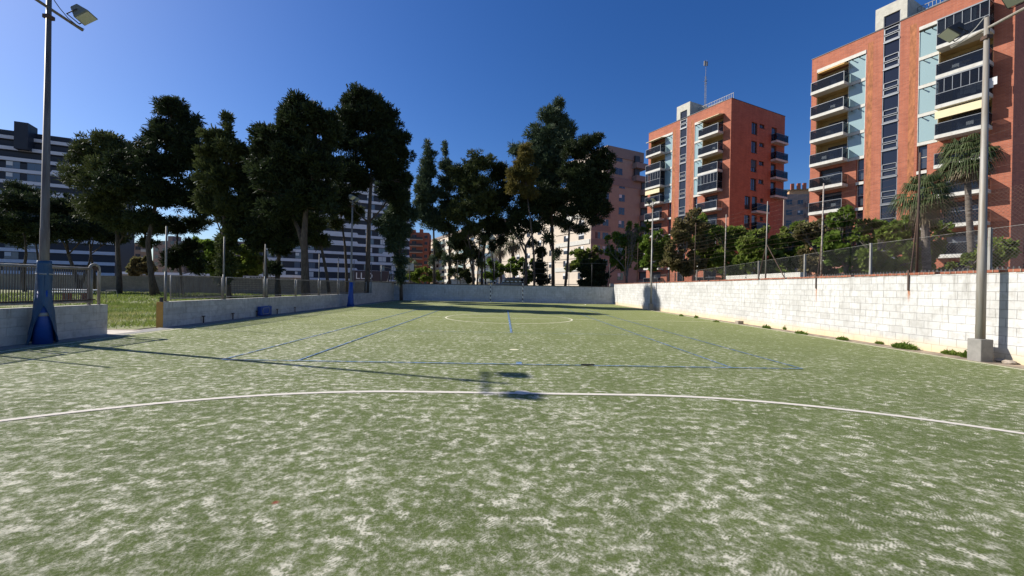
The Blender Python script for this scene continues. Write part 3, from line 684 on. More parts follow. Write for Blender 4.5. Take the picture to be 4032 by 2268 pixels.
                f = MB().box((wx[2]-.002, -.04, z), (wx[3]+.002, .5, z+.33)); f.box((wx[2]+.02, .3, z+1.7), (wx[3]-.02, .36, z+1.76)); f.box((wx[2], .3, z+.33), (wx[2]+.05, .4, z+2.95)).box((wx[3]-.05, .3, z+.33), (wx[3], .4, z+2.95))
                f.build('window_frame', m_white, wd2)
            gz = z+.33
            rl_ = MB().box((sl_[0]+.03, -1.22, gz+.04), (sl_[1]-.03, -1.205, gz+1.1)); rl_.box((sl_[0]+.03, -1.2, gz+.04), (sl_[0]+.045, -.02, gz+1.1)); rl_.box((sl_[1]-.045, -1.2, gz+.04), (sl_[1]-.03, -.02, gz+1.1))
            ro = rl_.build('glass_railing', m_rail, bc_)
            f = MB().box((sl_[0]+.02, -1.24, gz+1.1), (sl_[1]-.02, -1.19, gz+1.15)); f.box((sl_[0]+.02, -1.19, gz+1.1), (sl_[0]+.06, -.02, gz+1.15)); f.box((sl_[1]-.06, -1.19, gz+1.1), (sl_[1]-.02, -.02, gz+1.15))
            f.box((sl_[0]+.02, -1.24, gz), (sl_[0]+.06, -1.2, gz+1.1)); f.box((sl_[1]-.06, -1.24, gz), (sl_[1]-.02, -1.2, gz+1.1)); f.box((sl_[0]+.06, -1.23, gz), (sl_[1]-.06, -1.2, gz+.04))
            f.build('handrail', m_frame, ro)
            typ = spec.get(side+str(k))
            if typ == 'glazed':
                e = MB(); 
                for q in range(7):
                    x_ = sl_[0]+.05+(sl_[1]-sl_[0]-.1)*q/6; e.box((x_-.02, -1.2, gz+1.15), (x_+.02, -1.16, gz+2.5))
                e.box((sl_[0]+.02, -1.24, gz+2.5), (sl_[1]-.02, -.02, gz+2.62)); en = e.build('enclosure_frame', m_frame, t)
                g_ = MB().box((sl_[0]+.07, -1.19, gz+1.16), (sl_[1]-.07, -1.18, gz+2.5)); g_.box((sl_[1]-.06, -1.15, gz+1.16), (sl_[1]-.05, -.02, gz+2.5)); g_.build('enclosure_glass', m_rail, en)
                if spec['top_box'] and k == 0: B((sl_[0]+.1, -1.1, gz+1.2), (sl_[1]-.9, -1.07, gz+2.45)).build('roller_blind', m_blind, en)
            elif typ == 'awning': MB().prism([(sl_[0], -.02, z+2.85), (sl_[0], -1.15, z+2.65), (sl_[0], -1.15, z+1.95), (sl_[0], -1.19, z+1.95), (sl_[0], -1.19, z+2.69), (sl_[0], -.02, z+2.93)], np.array([sl_[1]-sl_[0]-.15, 0, 0])).build('awning', m_cream, t)
            elif typ == 'small_awning': MB().prism([(op[0]+.6, .1, z+2.85), (op[0]+.6, -1.0, z+2.55), (op[0]+.6, -1.0, z+2.45), (op[0]+.6, .1, z+2.7)], np.array([op[1]-op[0]-.6, 0, 0])).build('awning', m_orange, t)
            elif typ == 'screen': MB().prism([(op[0]-.1, -.02, z+3.15), (op[0]-.1, -1.2, z+2.85), (op[0]-.1, -1.2, z+2.78), (op[0]-.1, -.02, z+3.05)], np.array([op[1]-op[0]+.2, 0, 0])).build('awning', m_cream, t)
            # things kept on balconies read as small lumps behind the glass
            if k in spec.get('stuff'+side, ()):
                p = MB(); c0 = random.uniform(sl_[0]+.6, sl_[1]-1.4)
                p.box((c0, -.9, gz), (c0+.5, -.45, gz+.42)).box((c0, -.5, gz+.42), (c0+.5, -.45, gz+.85)); p.tube([(c0+1., -.7, gz), (c0+1., -.7, gz+.7)], .03, 6); p.box((c0+.7, -.95, gz+.7), (c0+1.3, -.45, gz+.73)); p.build('balcony_furniture', m_blind if k % 2 else m_dframe, bc_)
    # right face windows and balconies
    for k in range(9):
        z = zb[k]
        ws = ((4.95, 6.4, z+.55, z+2.45), (6.95, 8.25, z+1.85, z+2.5)) if k < 4 else ((3.6, 5.0, z+.45, z+2.45), (7.5, 8.3, z+1.9, z+2.5))
        for a, b, c, d in ws:
            wo = B((16.50, a, c), (16.55, b, d)).build('window', m_wglass, t)
            MB().box((16.56, a, c), (16.6, a+.06, d)).box((16.56, b-.06, c), (16.6, b, d)).box((16.56, (a+b)/2-.03, c), (16.6, (a+b)/2+.03, d)).box((16.55, a, c-.06), (16.82, b, c)).build('window_frame', m_dframe, wo)
            if (k*7+int(a)) % 3 == 0 and d-c > 1: B((16.60, a+.07, c+.7), (16.63, b-.07, d)).build('roller_blind', m_dframe, wo)
        a, b = (10.0, 13.25) if k < 4 else (5.3, 8.55)
        bo = B((W+.003, a, z-.1), (W+.9, b, z+.22)).build('balcony', m_white, t)
        ro = MB().box((W+.86, a+.03, z+.24), (W+.875, b-.03, z+1.3)).box((W+.02, a+.03, z+.24), (W+.86, a+.045, z+1.3)).box((W+.02, b-.045, z+.24), (W+.86, b-.03, z+1.3)).build('glass_railing', m_rail, bo)
        MB().box((W+.84, a+.02, z+1.3), (W+.89, b-.02, z+1.35)).box((W+.02, a+.02, z+1.3), (W+.84, a+.06, z+1.35)).build('handrail', m_frame, ro)
        B((16.5, *((10.1,) if k < 4 else (5.4,)), z+.35), (16.55, (11.5 if k < 4 else 6.7), z+2.6)).build('window', m_wglass, t)
    return t
tw1 = tower('tallest looking red brick tower filling the right side of the picture', 37.89, 51.98, dict(top_box=True, R0='glazed', R2='glazed', R3='awning', L0='small_awning', stuffL=(1, 2, 3, 4, 5), stuffR=(1, 3, 6)))
tw2 = tower('smaller looking red brick tower with a roof antenna, left of the tallest one', 26.3, 77.91, dict(top_box=False, R0='screen', L0='screen', R3='glazed', L2='glazed', L3='awning', stuffL=(0, 2, 5), stuffR=(1, 2, 3)))
# lattice mast on the second tower
an = thing('roof_antenna', 'thin lattice antenna mast on the roof of the smaller red tower', 'antenna')
an.parent = None; an.matrix_world = tw2.matrix_world if False else Matrix.Translation((0, 0, 0))
pA = atY(2777, 395, 75.5); pB = atY(2777, 240, 75.5)
an.location = (pA[0], 75.5, 30.9); hh = pB[2]-30.9; mb = MB()
for k in range(3):
    a0 = 2*math.pi*k/3; mb.tube([(.16*math.cos(a0), .16*math.sin(a0), 0), (.14*math.cos(a0), .14*math.sin(a0), hh*.78)], .025, 4)
zz = 0
while zz < hh*.76:
    for k in range(3):
        a0, a1 = 2*math.pi*k/3, 2*math.pi*(k+1)/3; mb.tube([(.16*math.cos(a0), .16*math.sin(a0), zz), (.16*math.cos(a1), .16*math.sin(a1), zz+.4)], .014, 3)
    zz += .4
mb.tube([(0, 0, hh*.7), (0, 0, hh)], .035, 6); mb.build('lattice_mast', m_galv, an)
mb = MB()
for z_, l_ in ((hh*.70, .8), (hh*.66, .6), (hh*.98, .7)): mb.tube([(-l_/2, 0, z_), (l_/2, 0, z_+.1)], .03, 5); mb.tube([(0, -l_/2, z_+.2), (0, l_/2, z_+.2)], .03, 5)
mb.box((-.35, -.1, hh*.93), (-.1, .1, hh)).box((.1, -.1, hh*.93), (.3, .1, hh*.99)); mb.build('aerials', m_galv, an)
ac = thing('roof_unit', 'small pale box unit on the roof of the smaller red tower', 'roof unit', (float(atY(2922, 405, 66)[0]), 68., 30.9)); B((-.5, -.5, 0), (.5, .5, .9)).build('casing', m_stair, ac); MB().tube([(0, 0, .9), (0, 0, 1.5)], .18, 10).build('flue', m_galv, ac)
# laundry and a drying rack on the near tower
def twp(u, y, z): return tw_m @ Vector((u, y, z))
tw_m = Matrix.Translation((37.89, 51.98, 0)) @ Matrix.Rotation(AZL, 4, 'Z')
ln = thing('laundry', 'pale grey laundry hanging behind balcony glass of the tallest looking tower', 'laundry', twp(13.6, -1.0, 20.25), AZL); mb = MB()
x_ = 0.
for k in range(7):
    wd = .22+.12*((k*5) % 3); hgt = .7+.2*((k*7) % 3)/2; mb.grid(x_, x_+wd, 1.2-hgt, 1.2, [], lambda s, a, b, c, d: s.box((a, .03*(k % 2), c), (b, .03*(k % 2)+.02, d))); x_ += wd+.02
mb.build('cloth', m_blind, ln)
rk = thing('drying_rack', 'white folding drying rack on a lower left balcony of the tallest looking tower', 'drying rack', twp(2.3, -.8, 14.35), AZL)
MB().tube([(-.7, 0, 1.15), (.7, 0, 1.15)], .03, 5).tube([(-.5, 0, 1.15), (.3, 0, 0)], .03, 5).tube([(.5, 0, 1.15), (-.3, 0, 0)], .03, 5).tube([(-.7, .3, 1.15), (.7, .3, 1.15)], .03, 5).tube([(-.7, 0, 1.15), (-.7, .3, 1.15)], .03, 5).tube([(.7, 0, 1.15), (.7, .3, 1.15)], .03, 5).build('rack_frame', m_carw, rk)

# ------------------------------------------------------------------ other buildings (local x runs right along the seen face, -y is out of it)
AZR = math.atan2(.4384, .8988)
def place_dep(px, D):
    d = ray(px, 1134); return CAM+d*(D/FPX)
def bld(label, px, D, az, cat='apartment building', name='apartment_building', group=None, z=0.):
    p = place_dep(px, D); return thing(name, label, cat, (p[0], p[1], z), az, group)
def win(t, x0, x1, z0, z1, mat=None, y=-.02, blind=None, frame=m_frame, sill=None):
    o = MB().box((x0, y, z0), (x1, y+.06, z1)).build('window', mat or m_wglass, t)
    f = MB().box(((x0+x1)/2-.04, y-.03, z0), ((x0+x1)/2+.04, y-.004, z1)).box((x0-.06, y-.03, z1), (x1+.06, y+.03, z1+.07)).box((x0-.06, y-.08, z0-.09), (x1+.06, y+.03, z0))
    f.build('frame', frame, o)
    if blind: B((x0+.04, y-.025, z1-(z1-z0)*blind), ((x0+x1)/2-.05 if blind < .7 else x1-.04, y-.006, z1-.01)).build('blind', m_blind, o)
    return o
def faceX(P, D0, xpx):      # helper: distance along the face line (az) from its origin to picture column xpx
    pass
# A: banded block at the left edge
def banded(label, pl_, Dl, xl, L, H, floors, wins, thick, topstep=0, name='apartment_building'):
    t = bld(label, pl_, Dl, AZR, group='white banded dark apartment blocks')
    t.location = t.location+Vector((math.cos(AZR)*xl, math.sin(AZR)*xl, 0)); t.location.z = 0
    cb = MB().box((0, 0, 0), (L, 16, H-3.0*topstep)); 
    for s_ in range(topstep): cb.box((0, .8*(s_+1), H-3.0*(topstep-s_)), (L-3.5*(s_+1), 16, H-3.0*(topstep-s_-1)))
    cb.build('facade', m_dclad, t)
    nw = 0
    for k in range(1, floors+1):
        z = k*3.0; up = k > floors-topstep
        s_ = k-(floors-topstep) if up else 0
        off = .8*max(0, s_-1) if up else 0
        b = MB(); x1 = L-3.5*max(0, s_-1)
        b.box((-.05, -.35+off, z-.55), (x1+.05, off-.002, z+.35)); 
        for (a, c) in thick(k):
            b.prism([(a, -.36+off, z-.56), (c, -.36+off, z-.56), (c-.9, -.36+off, z+1.0), (a+.9, -.36+off, z+1.0)][::-1], np.array([0, .36, 0]))
        b.build('white_band', m_wband, t)
    for (k, x, wd, bl_) in wins:
        z = k*3.0; ww = win(t, x, x+wd, z+.5, z+2.25, mat=m_bglass, y=-.08, blind=bl_)
    return t
random.seed(3)
# left block, face passes x=100px at depth 112
def thA(k): return [(60, 66)] if k in (8, 4, 6) else ([(60, 65)] if k in (10,) else [])
winsA = [(k, x, 3.2 if (i % 2) else 2.6, random.choice([None, .35, .6])) for k in range(1, 11) for i, x in enumerate((16, 22, 28, 34, 40, 46, 52, 56))] 
A = banded('dark slate apartment block with white bands behind the left floodlight pole', 100, 112, -56, 74, 41.0, 13, [w_ for w_ in winsA][:95], thA, 3)
B((54.0, -1.6, 35.5), (56.6, 3, 42.6)).build('stair_tower', m_dclad, A)
random.seed(5)
def thB(k):
    return [(18, 31)] if k in (2, 3, 5, 6, 8, 9) else ([(38, 47)] if k == 4 else ([(20, 47)] if k == 7 else []))
winsB = [(k, x+random.uniform(-.6, .6), random.choice([1.6, 2.2, 2.6]), random.choice([None, .5, .9])) for k in range(1, 12) for x in ((2, 6, 11, 15, 33, 37.5, 42) if k < 7 else (4, 10, 33, 38, 43))]
# central block: face line passes x=1300px at depth 139
A2 = banded('tall white striped dark apartment block behind the middle left pines', 1300, 139, -22, 48, 39.0, 12, winsB[:95], thB, 0)
B((0, -.5, .0), (48, -.0, 2.2)).build('shop_front', M('navy_shop_front', (.015, .02, .05), .4), A2)
# shop sign, letters partly behind a trunk
sg = thing('shop_sign', 'dark brown shop sign with pale letters under the striped block', 'sign'); sp = atY(1393, 1108, 118.)
sg.location = sp; sg.rotation_euler = (0, 0, R_(10))
B((-.5, 0, -.3), (9.5, .3, 3.1)).build('board', M('brown_sign', (.045, .03, .03), .6), sg)
cu = bpy.data.curves.new('t', 'FONT'); cu.body = 'LLO'; cu.size = 2.6; cu.extrude = .03; to = bpy.data.objects.new('t', cu); COL.objects.link(to)
dg = bpy.context.evaluated_depsgraph_get(); me = bpy.data.meshes.new_from_object(to.evaluated_get(dg)); bpy.data.objects.remove(to)
lo = bpy.data.objects.new('letters', me); me.materials.clear(); me.materials.append(m_blind); COL.objects.link(lo); lo.parent = sg; lo.rotation_euler = (R_(90), 0, 0); lo.location = (.4, -.04, .75)
B((.5, -.03, .25), (5.0, -.0, .45)).build('small_lettering', m_frame, sg)
# white board sign beyond the perimeter wall
ws = thing('board_sign', 'long white sign board with dark characters above the grey boundary wall', 'sign', atY(957, 1097, 60.), 0)
B((0, 0, 0), (2.55, .08, .42)).build('board', m_blind, ws); MB().box((-.05, -.03, .40), (2.6, .0, .47)).box((-.05, -.03, -.05), (2.6, 0, .02)).box((-.05, -.03, 0), (0, 0, .42)).box((2.55, -.03, 0), (2.6, 0, .42)).build('frame', m_dark, ws)
mb = MB()
for i, (a, b_) in enumerate(((.15, .42), (.95, 1.15), (1.2, 1.32), (1.42, 1.55), (1.6, 1.72), (1.85, 1.98), (2.02, 2.14), (2.25, 2.42))): mb.box((a, -.01, .14), (b_, -.002, .30))
mb.build('characters', m_dark, ws); MB().tube([(.4, .04, -1.6), (.4, .04, 0)], .04, 6).tube([(2.1, .04, -1.6), (2.1, .04, 0)], .04, 6).build('legs', m_dark, ws)
# pale roofed long shed behind perimeter wall
sh = thing('long_shed', 'long low white roofed shed beyond the grey boundary wall', 'shed', (float(atY(470, 1090, 85)[0]), 85, 0)); B((0, 0, 0), (34, 6, 2.6)).build('walls', m_grey, sh); B((-.3, -.3, 2.6), (34.3, 6.3, 3.1)).build('roof', m_wband, sh)

# D: beige and mauve block, corner nearest at px 2326
Dl = thing('apartment_building', 'beige and mauve apartment block with corner balconies left of the red towers', 'apartment building'); p = place_dep(2326, 92); Dl.location = (p[0], p[1], 0); Dl.rotation_euler = (0, 0, AZR)
# local: x right along shaded face; y = away; lit face is x=0 plane towards -x
WD = 17.6
up = 26.0
MB().box((0, 0, 0), (WD, 16, up)).box((4.2, 0.3, up), (13.4, 16, 33.2)).build('shaded_walls', m_shaded, Dl)  # shaded side painted darker than the sand coloured lit side
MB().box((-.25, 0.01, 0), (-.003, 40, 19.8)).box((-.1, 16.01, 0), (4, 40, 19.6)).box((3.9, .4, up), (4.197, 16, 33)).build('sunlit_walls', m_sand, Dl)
for k in range(1, 11):
    z = k*3.0
    if z < up-1:
        B((-.28, -.06, z-.55), (5.2, -.002, z+.55)).build('mauve_band', m_pinkband, Dl)
        B((-.4, .3, z-.5), (-.254, 14, z+.5)).build('pale_band', m_sand if k % 2 else m_white, Dl)
        win(Dl, .9, 2.3, z+.75, z+2.1); win(Dl, 3.0, 4.6, z+.75, z+2.1, blind=.4 if k % 2 else None); win(Dl, 7.5, 9.2, z+.7, z+2.2, blind=.5 if k % 3 else None)
    bx0 = 11.6 if z > up-1.5 else 13.8; bx1 = 15.0 if z > up-1.5 else 18.2
    if k < 11:
        B((bx0, -1.2, z-.3), (bx1, 1.5, z+.95)).build('balcony', m_pinkband, Dl)
        B((bx0+.3, -.35, z+.96), (WD-.05 if z < up-1.5 else 13.35, -.01, z+2.69)).build('gap_shade_block', m_dframe, Dl)  # dark block stands in for the shade between balconies
    if z > up-1 : win(Dl, 6.4, 8.6, z+.8, z+2.2, y=.26)
B((4.0, .1, 31.6), (15.0, 16, 33.9)).build('roof_parapet', m_pinkband, Dl); B((-.1, -.1, up-.9), (18.6, .25, up+1.0)).build('terrace_parapet', m_pinkband, Dl)
for k in range(1, 7):
    for j, yy in enumerate((2.5, 8.5, 15, 21, 27, 33)):
        o = B((-.30, yy, k*3+.7), (-.256, yy+2.0, k*3+2.1)).build('window', m_wglass, Dl)
        B((-.34, yy, k*3+1.5), (-.305, yy+1.0 if (j+k) % 2 else yy+2.0, k*3+2.08)).build('blind', m_blind, o)
# C: long cream block with balconies, lit side facing left
Cb = thing('apartment_building', 'cream apartment block with rows of white balconies behind the slim pines', 'apartment building'); p = place_dep(1953, 145); Cb.location = (p[0], p[1], 0); Cb.rotation_euler = (0, 0, AZR)
LC = 95
MB().box((0, 0, 0), (19, 1, 24.5)).build('shaded_walls', m_shaded, Cb)  # thin darker front, shade painted into the wall colour
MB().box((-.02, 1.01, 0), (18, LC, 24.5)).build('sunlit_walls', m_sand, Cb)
B((-.3, -.1, 24.5), (19.2, LC, 25.5)).build('roof_parapet', m_pinkband, Cb)
for k in range(0, 8):
    z = 3.0*k+.3
    for j in range(10):
        y0 = 2.5+9.2*j
        if k*10+j < 78: 
            o = B((-1.3, y0, z), (-.03, y0+5.2, z+1.15)).build('balcony', m_white if j % 3 else m_pale, Cb)
        B((-.06, y0+.5, z+1.1), (-.022, y0+4.4, z+2.5)).build('window', m_wglass, Cb) if (k*10+j) < 78 else None
# nearer cream block between C and D
Nb = thing('apartment_building', 'pale sunlit apartment block behind the leaning trunk left of the mauve one', 'apartment building'); p = place_dep(2085, 118); Nb.location = (p[0], p[1], 0); Nb.rotation_euler = (0, 0, AZR)
MB().box((0, 0, 0), (18, 22, 17.0)).build('walls', m_sand, Nb)
for k in range(0, 5):
    for x in (1.2, 4.6, 8.0, 11.4, 14.8): win(Nb, x, x+1.7, 3*k+1.6, 3*k+3.0, y=-.05, blind=.6 if (x+k) % 2 < 1 else None)
    B((-.1, -.12, 3*k+.6), (18.1, -.002, 3*k+1.1)).build('band', m_white, Nb)
B((-.2, -.2, 17), (18.2, 22.2, 17.6)).build('roof_parapet', m_sand, Nb)
# B: distant red block with balconies
Rb = thing('apartment_building', 'small distant red brick block with terraces between dark block and cream block', 'apartment building'); p = place_dep(1606, 200); Rb.location = (p[0], p[1], 0); Rb.rotation_euler = (0, 0, R_(5))
MB().box((0, 0, 0), (9.5, 12, 27)).box((1.5, 0, 27), (3.0, 3, 28.2)).box((5, 0, 27), (6.5, 3, 28.6)).build('brick_wall', m_redbld, Rb)
for k in range(8):
    o = B((.6, -1.2, 3.1*k+1.6), (6.6, -.01, 3.1*k+2.0)).build('balcony', m_beige, Rb); B((.6, -1.2, 3.1*k+2.0), (6.6, -1.12, 3.1*k+2.9)).build('railing', m_dframe, o)
    win(Rb, 1.5, 3.6, 3.1*k+2.2, 3.1*k+4.1, y=-.06); win(Rb, 7.4, 8.8, 3.1*k+2.6, 3.1*k+3.9, y=-.06)
# F: grey beige block and orange block seen between the towers
F1 = thing('apartment_building', 'grey beige apartment block seen in the gap between the red towers', 'apartment building'); p = place_dep(3080, 118); F1.location = (p[0], p[1], 0); F1.rotation_euler = (0, 0, R_(-8))
MB().box((0, 0, 0), (8.3, 12, 29.3)).build('walls', m_beige, F1)
for k in range(10):
    z = 28.0-2.95*k-1.6; win(F1, .6, 2.1, z, z+1.3, y=-.06); win(F1, 3.6, 5.0, z, z+1.2, y=-.06, blind=.5 if k % 2 else None); B((5.6, -.6, z-.9), (8.0, -.01, z+.5)).build('bay_window', m_pinkband, F1)
F2 = thing('apartment_building', 'orange apartment block with dark roof peeking between the red towers', 'apartment building'); p = place_dep(3100, 135); F2.location = (p[0], p[1], 0); F2.rotation_euler = (0, 0, R_(-20))
MB().box((0, 0, 0), (16, 12, 34.5)).build('walls', M('orange_render', (.50, .30, .16), .9), F2)
MB().prism([(-.3, -.5, 34.5), (-.3, 12, 34.5), (-.3, 12, 37.5)], np.array([17, 0, 0])).build('roof', M('dark_green_roof', (.04, .05, .035), .8), F2)
for k in range(10): win(F2, 4.9, 6.0, 31-3*k, 32.8-3*k, y=-.06)
for x in (1, 2.8, 4.4): B((x, 2, 35.2), (x+.9, 3, 37.2)).build('chimney', m_redbld, F2)
# distant cream block on the left and grey roofs
L1 = thing('apartment_building', 'small distant cream block between left pine trunks', 'apartment building'); p = place_dep(468, 165); L1.location = (p[0], p[1], 0); L1.rotation_euler = (0, 0, R_(20))
MB().box((0, 0, 0), (9.0, 3, 15.5)).box((-.2, -.2, 15.5), (9.4, 3, 16.1)).box((.5, 1, 16.1), (3.4, 3, 19)).build('walls', m_beige, L1)
for k in range(5):
    win(L1, 1, 2.6, 3*k+1.6, 3*k+2.9, y=-.06); win(L1, 5, 6.6, 3*k+1.6, 3*k+2.9, y=-.06); B((7, -.9, 3*k+.8), (9.3, -.01, 3*k+1.8)).build('balcony', m_white, L1)
for lab, px, D, W_, H_, az in (('distant grey brown block behind light green trees on the left', 745, 190, 30, 19.5, -12), ('distant low grey block seen left of the large forked pine', 600, 180, 16, 18.5, -12)):
    b_ = thing('apartment_building', lab, 'apartment building'); p = place_dep(px, D); b_.location = (p[0], p[1], 0); b_.rotation_euler = (0, 0, R_(az))
    MB().box((0, 0, 0), (W_, 10, H_)).box((W_*.4, 1, H_), (W_*.55, 5, H_+2.2)).build('walls', m_pinkband, b_)
    for k in range(6):
        for i in range(int(W_/4)): win(b_, 1+4*i, 2.8+4*i, 3*k+2, 3*k+3.3, y=-.06)
    MB().tube([(W_*.48, 3, H_+2), (W_*.48, 3, H_+5)], .06, 4).build('aerial', m_galv, b_)
# low sunlit pavilion roof behind the right wall
kh = thing('kiosk', 'small building with red tiled roof low behind the white wall', 'kiosk', (float(atY(3330, 1080, 24)[0]), 24, 0))
B((0, 0, 0), (4.5, 3, 2.3)).build('walls', m_redbld, kh); MB().prism([(-.4, -.5, 2.3), (-.4, 3.4, 2.3), (-.4, 3.4, 3.3)], np.array([5.4, 0, 0])).build('roof', M('roof_tile', (.45, .20, .12), .9, nz=(2, 9, 9), amt=.4), kh)
pt = thing('planter_wall', 'low white rendered planter wall glimpsed behind the chain link', 'wall', (13.6, 19.5, 0)); MB().box((0, 0, 0), (.3, 6.5, 2.45)).box((0, 6.5, 0), (3, 6.8, 2.45)).build('masonry', m_white, pt)
gf = thing('railing_fence', 'grey bar railing behind the chain link near the palms', 'fence', (15.2, 12, 0)); mb = MB()
for i in range(80): mb.box((-.015, i*.14, 1.3), (.015, i*.14+.04, 2.40))
mb.box((-.02, 0, 2.28), (.02, 11.2, 2.33)).build('bars', m_wire, gf); B((-.1, 0, 0), (.1, 11.2, 1.35)).build('base_wall', m_concrete, gf)

# ------------------------------------------------------------------ trees
def unit(v): return v/(np.linalg.norm(v, axis=-1, keepdims=True)+1e-9)
def crown_mesh(name, mat, parent, lobes, nq, L=.34, W=.09, puff=.7, up=.35, inner=.12, fill=.55, org=(0, 0, 0), droop=0., gap=-.5):
    """lobes: (x,y,z,rx,ry,rz) in world; many needle tufts set on clumps spread through the lobes"""
    lobes = np.array(lobes, float); vol = (lobes[:, 3]*lobes[:, 4]*lobes[:, 5])**(2/3); pr = vol/vol.sum()
    out = []
    tot_p = 0
    ph = RG.uniform(0, 6.28, 3)
    for lb, p in zip(lobes, pr):
        c, r = lb[:3], lb[3:]; n_ = int(nq*p); pf = min(puff, .5*r.min()); npf = max(8, int(4.2*(r[0]*r[2]+r[0]*r[1]+r[1]*r[2])/(pf*pf)*fill))
        d = unit(RG.normal(size=(npf, 3))); rad = 1.10-RG.random(npf)**1.3*.62
        pc = c+d*r*rad[:, None]; pc += RG.normal(0, .25*pf, pc.shape)
        gp = np.sin(pc[:, 0]*1.9+ph[0])*np.sin(pc[:, 1]*1.7+ph[1])+np.sin(pc[:, 2]*2.3+ph[2]+pc[:, 0])   # gaps between the branches
        keep = (gp > gap) | (RG.random(npf) < .15); keep[0] = True; pc, d = pc[keep], d[keep]; npf = len(pc)
        ps = pf*RG.uniform(.35, 1.25, npf)
        wts = ps**2/np.sum(ps**2); idx = RG.choice(npf, n_, p=wts); g = unit(RG.normal(size=(n_, 3))); rr = RG.random(n_)**.5
        pos = pc[idx]+g*(ps[idx]*rr)[:, None]*np.array([1, 1, .62])
        dr = unit(g*.9+d[idx]*.45+np.array([0, 0, up-droop])+RG.normal(0, .35, (n_, 3)))
        side = unit(np.cross(dr, RG.normal(size=(n_, 3)))); l = L*RG.uniform(.5, 1.3, n_)[:, None]; w_ = W*RG.uniform(.7, 1.3, n_)[:, None]
        e = pos+dr*l
        out.append(np.stack([pos-side*w_*.5, pos+side*w_*.5, e+side*w_*.35, e-side*w_*.35], 1))
        ni = int(n_*inner); g = unit(RG.normal(size=(ni, 3)))*r*(RG.random(ni)**.5*.62)[:, None]; pos = c+g
        a = unit(RG.normal(size=(ni, 3))); b = unit(np.cross(a, RG.normal(size=(ni, 3)))); s_ = min(.26, r.min()*.3)
        out.append(np.stack([pos-a*s_-b*s_*.6, pos+a*s_-b*s_*.6, pos+a*s_+b*s_*.6, pos-a*s_+b*s_*.6], 1))
    V = np.concatenate(out); V = V.reshape(-1, 3)-np.array(org)
    return np_mesh(name, V, len(V)//4, mat, parent)
def W3(xd, yd, D): return atY(xd*Q, yd*Q, D)
def pine(label, D, trunk, lobes, mat=None, nq=22000, r0=.28, group='pine trees behind the pitch walls', name='pine_tree', bark=None, limbs=True, extra=(), dz=1.0, **kw):
    """trunk: [(xd,yd),...] from base up (picture columns of the 2576 wide view) at depth D; lobes: (xd,yd,rxd,ryd[,dY])"""
    base = W3(*trunk[0], D); base[2] = 0 if D < 41.5 or trunk[0][0] < 1000 else .6
    t = thing(name, label, 'tree', base, 0, group)
    pts = [base*0]+[W3(x, y, D+.35*math.sin(i*2.1))-base for i, (x, y) in enumerate(trunk[1:], 1)]
    k = len(pts); rad = [r0*(1-.72*i/(k-1)) for i in range(k)]
    m = MB().tube(pts, rad, 9)
    for ex in extra:
        pe = [W3(x, y, D+.5*i)-base for i, (x, y) in enumerate(ex)]; m.tube(pe, [r0*.6*(1-.7*i/(len(pe)-1)) for i in range(len(pe))], 7)
    sc = D/1050.; LB = []
    for lb in lobes:
        xd, yd, rx_, ry_ = lb[:4]; dY = lb[4] if len(lb) > 4 else 0
        c = W3(xd, yd, D+dY); LB.append((*c, rx_*sc, max(rx_*sc*.85*dz, .5), ry_*sc))
        if limbs:
            tp = np.array(pts[-1]); best = min(range(1, k), key=lambda i: np.linalg.norm(np.array(pts[i])-(c-base)-np.array([0, 0, -ry_*sc*.8])))
            q0 = np.array(pts[max(1, best)]) if k > 2 else np.array(pts[-1]); mid = (q0+c-base)/2+np.array([0, 0, -.25])
            m.tube([q0, mid, c-base+np.array([0, 0, -.2])], [r0*.34, r0*.22, r0*.08], 6)
            for _ in range(4):
                e = c-base+RG.uniform(-.7, .7, 3)*np.array(LB[-1][3:]); m.tube([mid, (mid+e)/2+np.array([0, 0, .1]), e], [r0*.16, r0*.1, .02], 4, False)
    m.build('trunk', bark or m_bark, t, True)
    SUB = []; inner_ = kw.get('inner', .12)
    for lb in LB:
        a_ = np.array(lb); SUB.append((*a_[:3], *(a_[3:]*.80)))
        for _ in range(5 if limbs and inner_ > .05 else 0):
            d = unit(RG.normal(size=3)); d[2] = d[2]*.8+.1; SUB.append((*(a_[:3]+d*a_[3:]*RG.uniform(.55, .95)), *(a_[3:]*RG.uniform(.26, .46))))
    crown_mesh('crown', mat or m_pine, t, SUB, nq, org=base, **kw)
    return t
PK = dict(L=.30, W=.075, puff=.50)
# --- left lawn, umbrella pines (far left, low)
pine('low spreading umbrella pine at the left edge under the banded block', 46, [(62, 742), (58, 690), (66, 640), (60, 575)], [(30, 505, 52, 30), (85, 520, 48, 30, 2), (-20, 530, 40, 30), (40, 560, 60, 28, -2), (110, 560, 35, 24)], nq=16000, r0=.2, **PK)
pine('umbrella pine with slanting forked trunk right of the left floodlight pole', 47, [(205, 742), (190, 690), (172, 640), (165, 590)], [(150, 515, 50, 32), (205, 530, 45, 34, 2), (150, 575, 60, 30, -2), (215, 585, 45, 26)], nq=17000, r0=.24, extra=[[(203, 720), (225, 660), (235, 600)]], **PK)
pine('umbrella pine with a thin dark trunk left of the arched gate post', 50, [(236, 742), (238, 690), (228, 640), (225, 590)], [(240, 560, 45, 30), (200, 560, 30, 24), (280, 590, 40, 28)], nq=9000, r0=.17, **PK)
pine('dark umbrella pine with thin stems at the far left edge', 49, [(110, 742), (118, 700), (96, 650), (88, 600)], [(95, 590, 50, 26), (20, 600, 45, 24), (60, 480, 40, 18)], nq=9000, r0=.2, **PK)
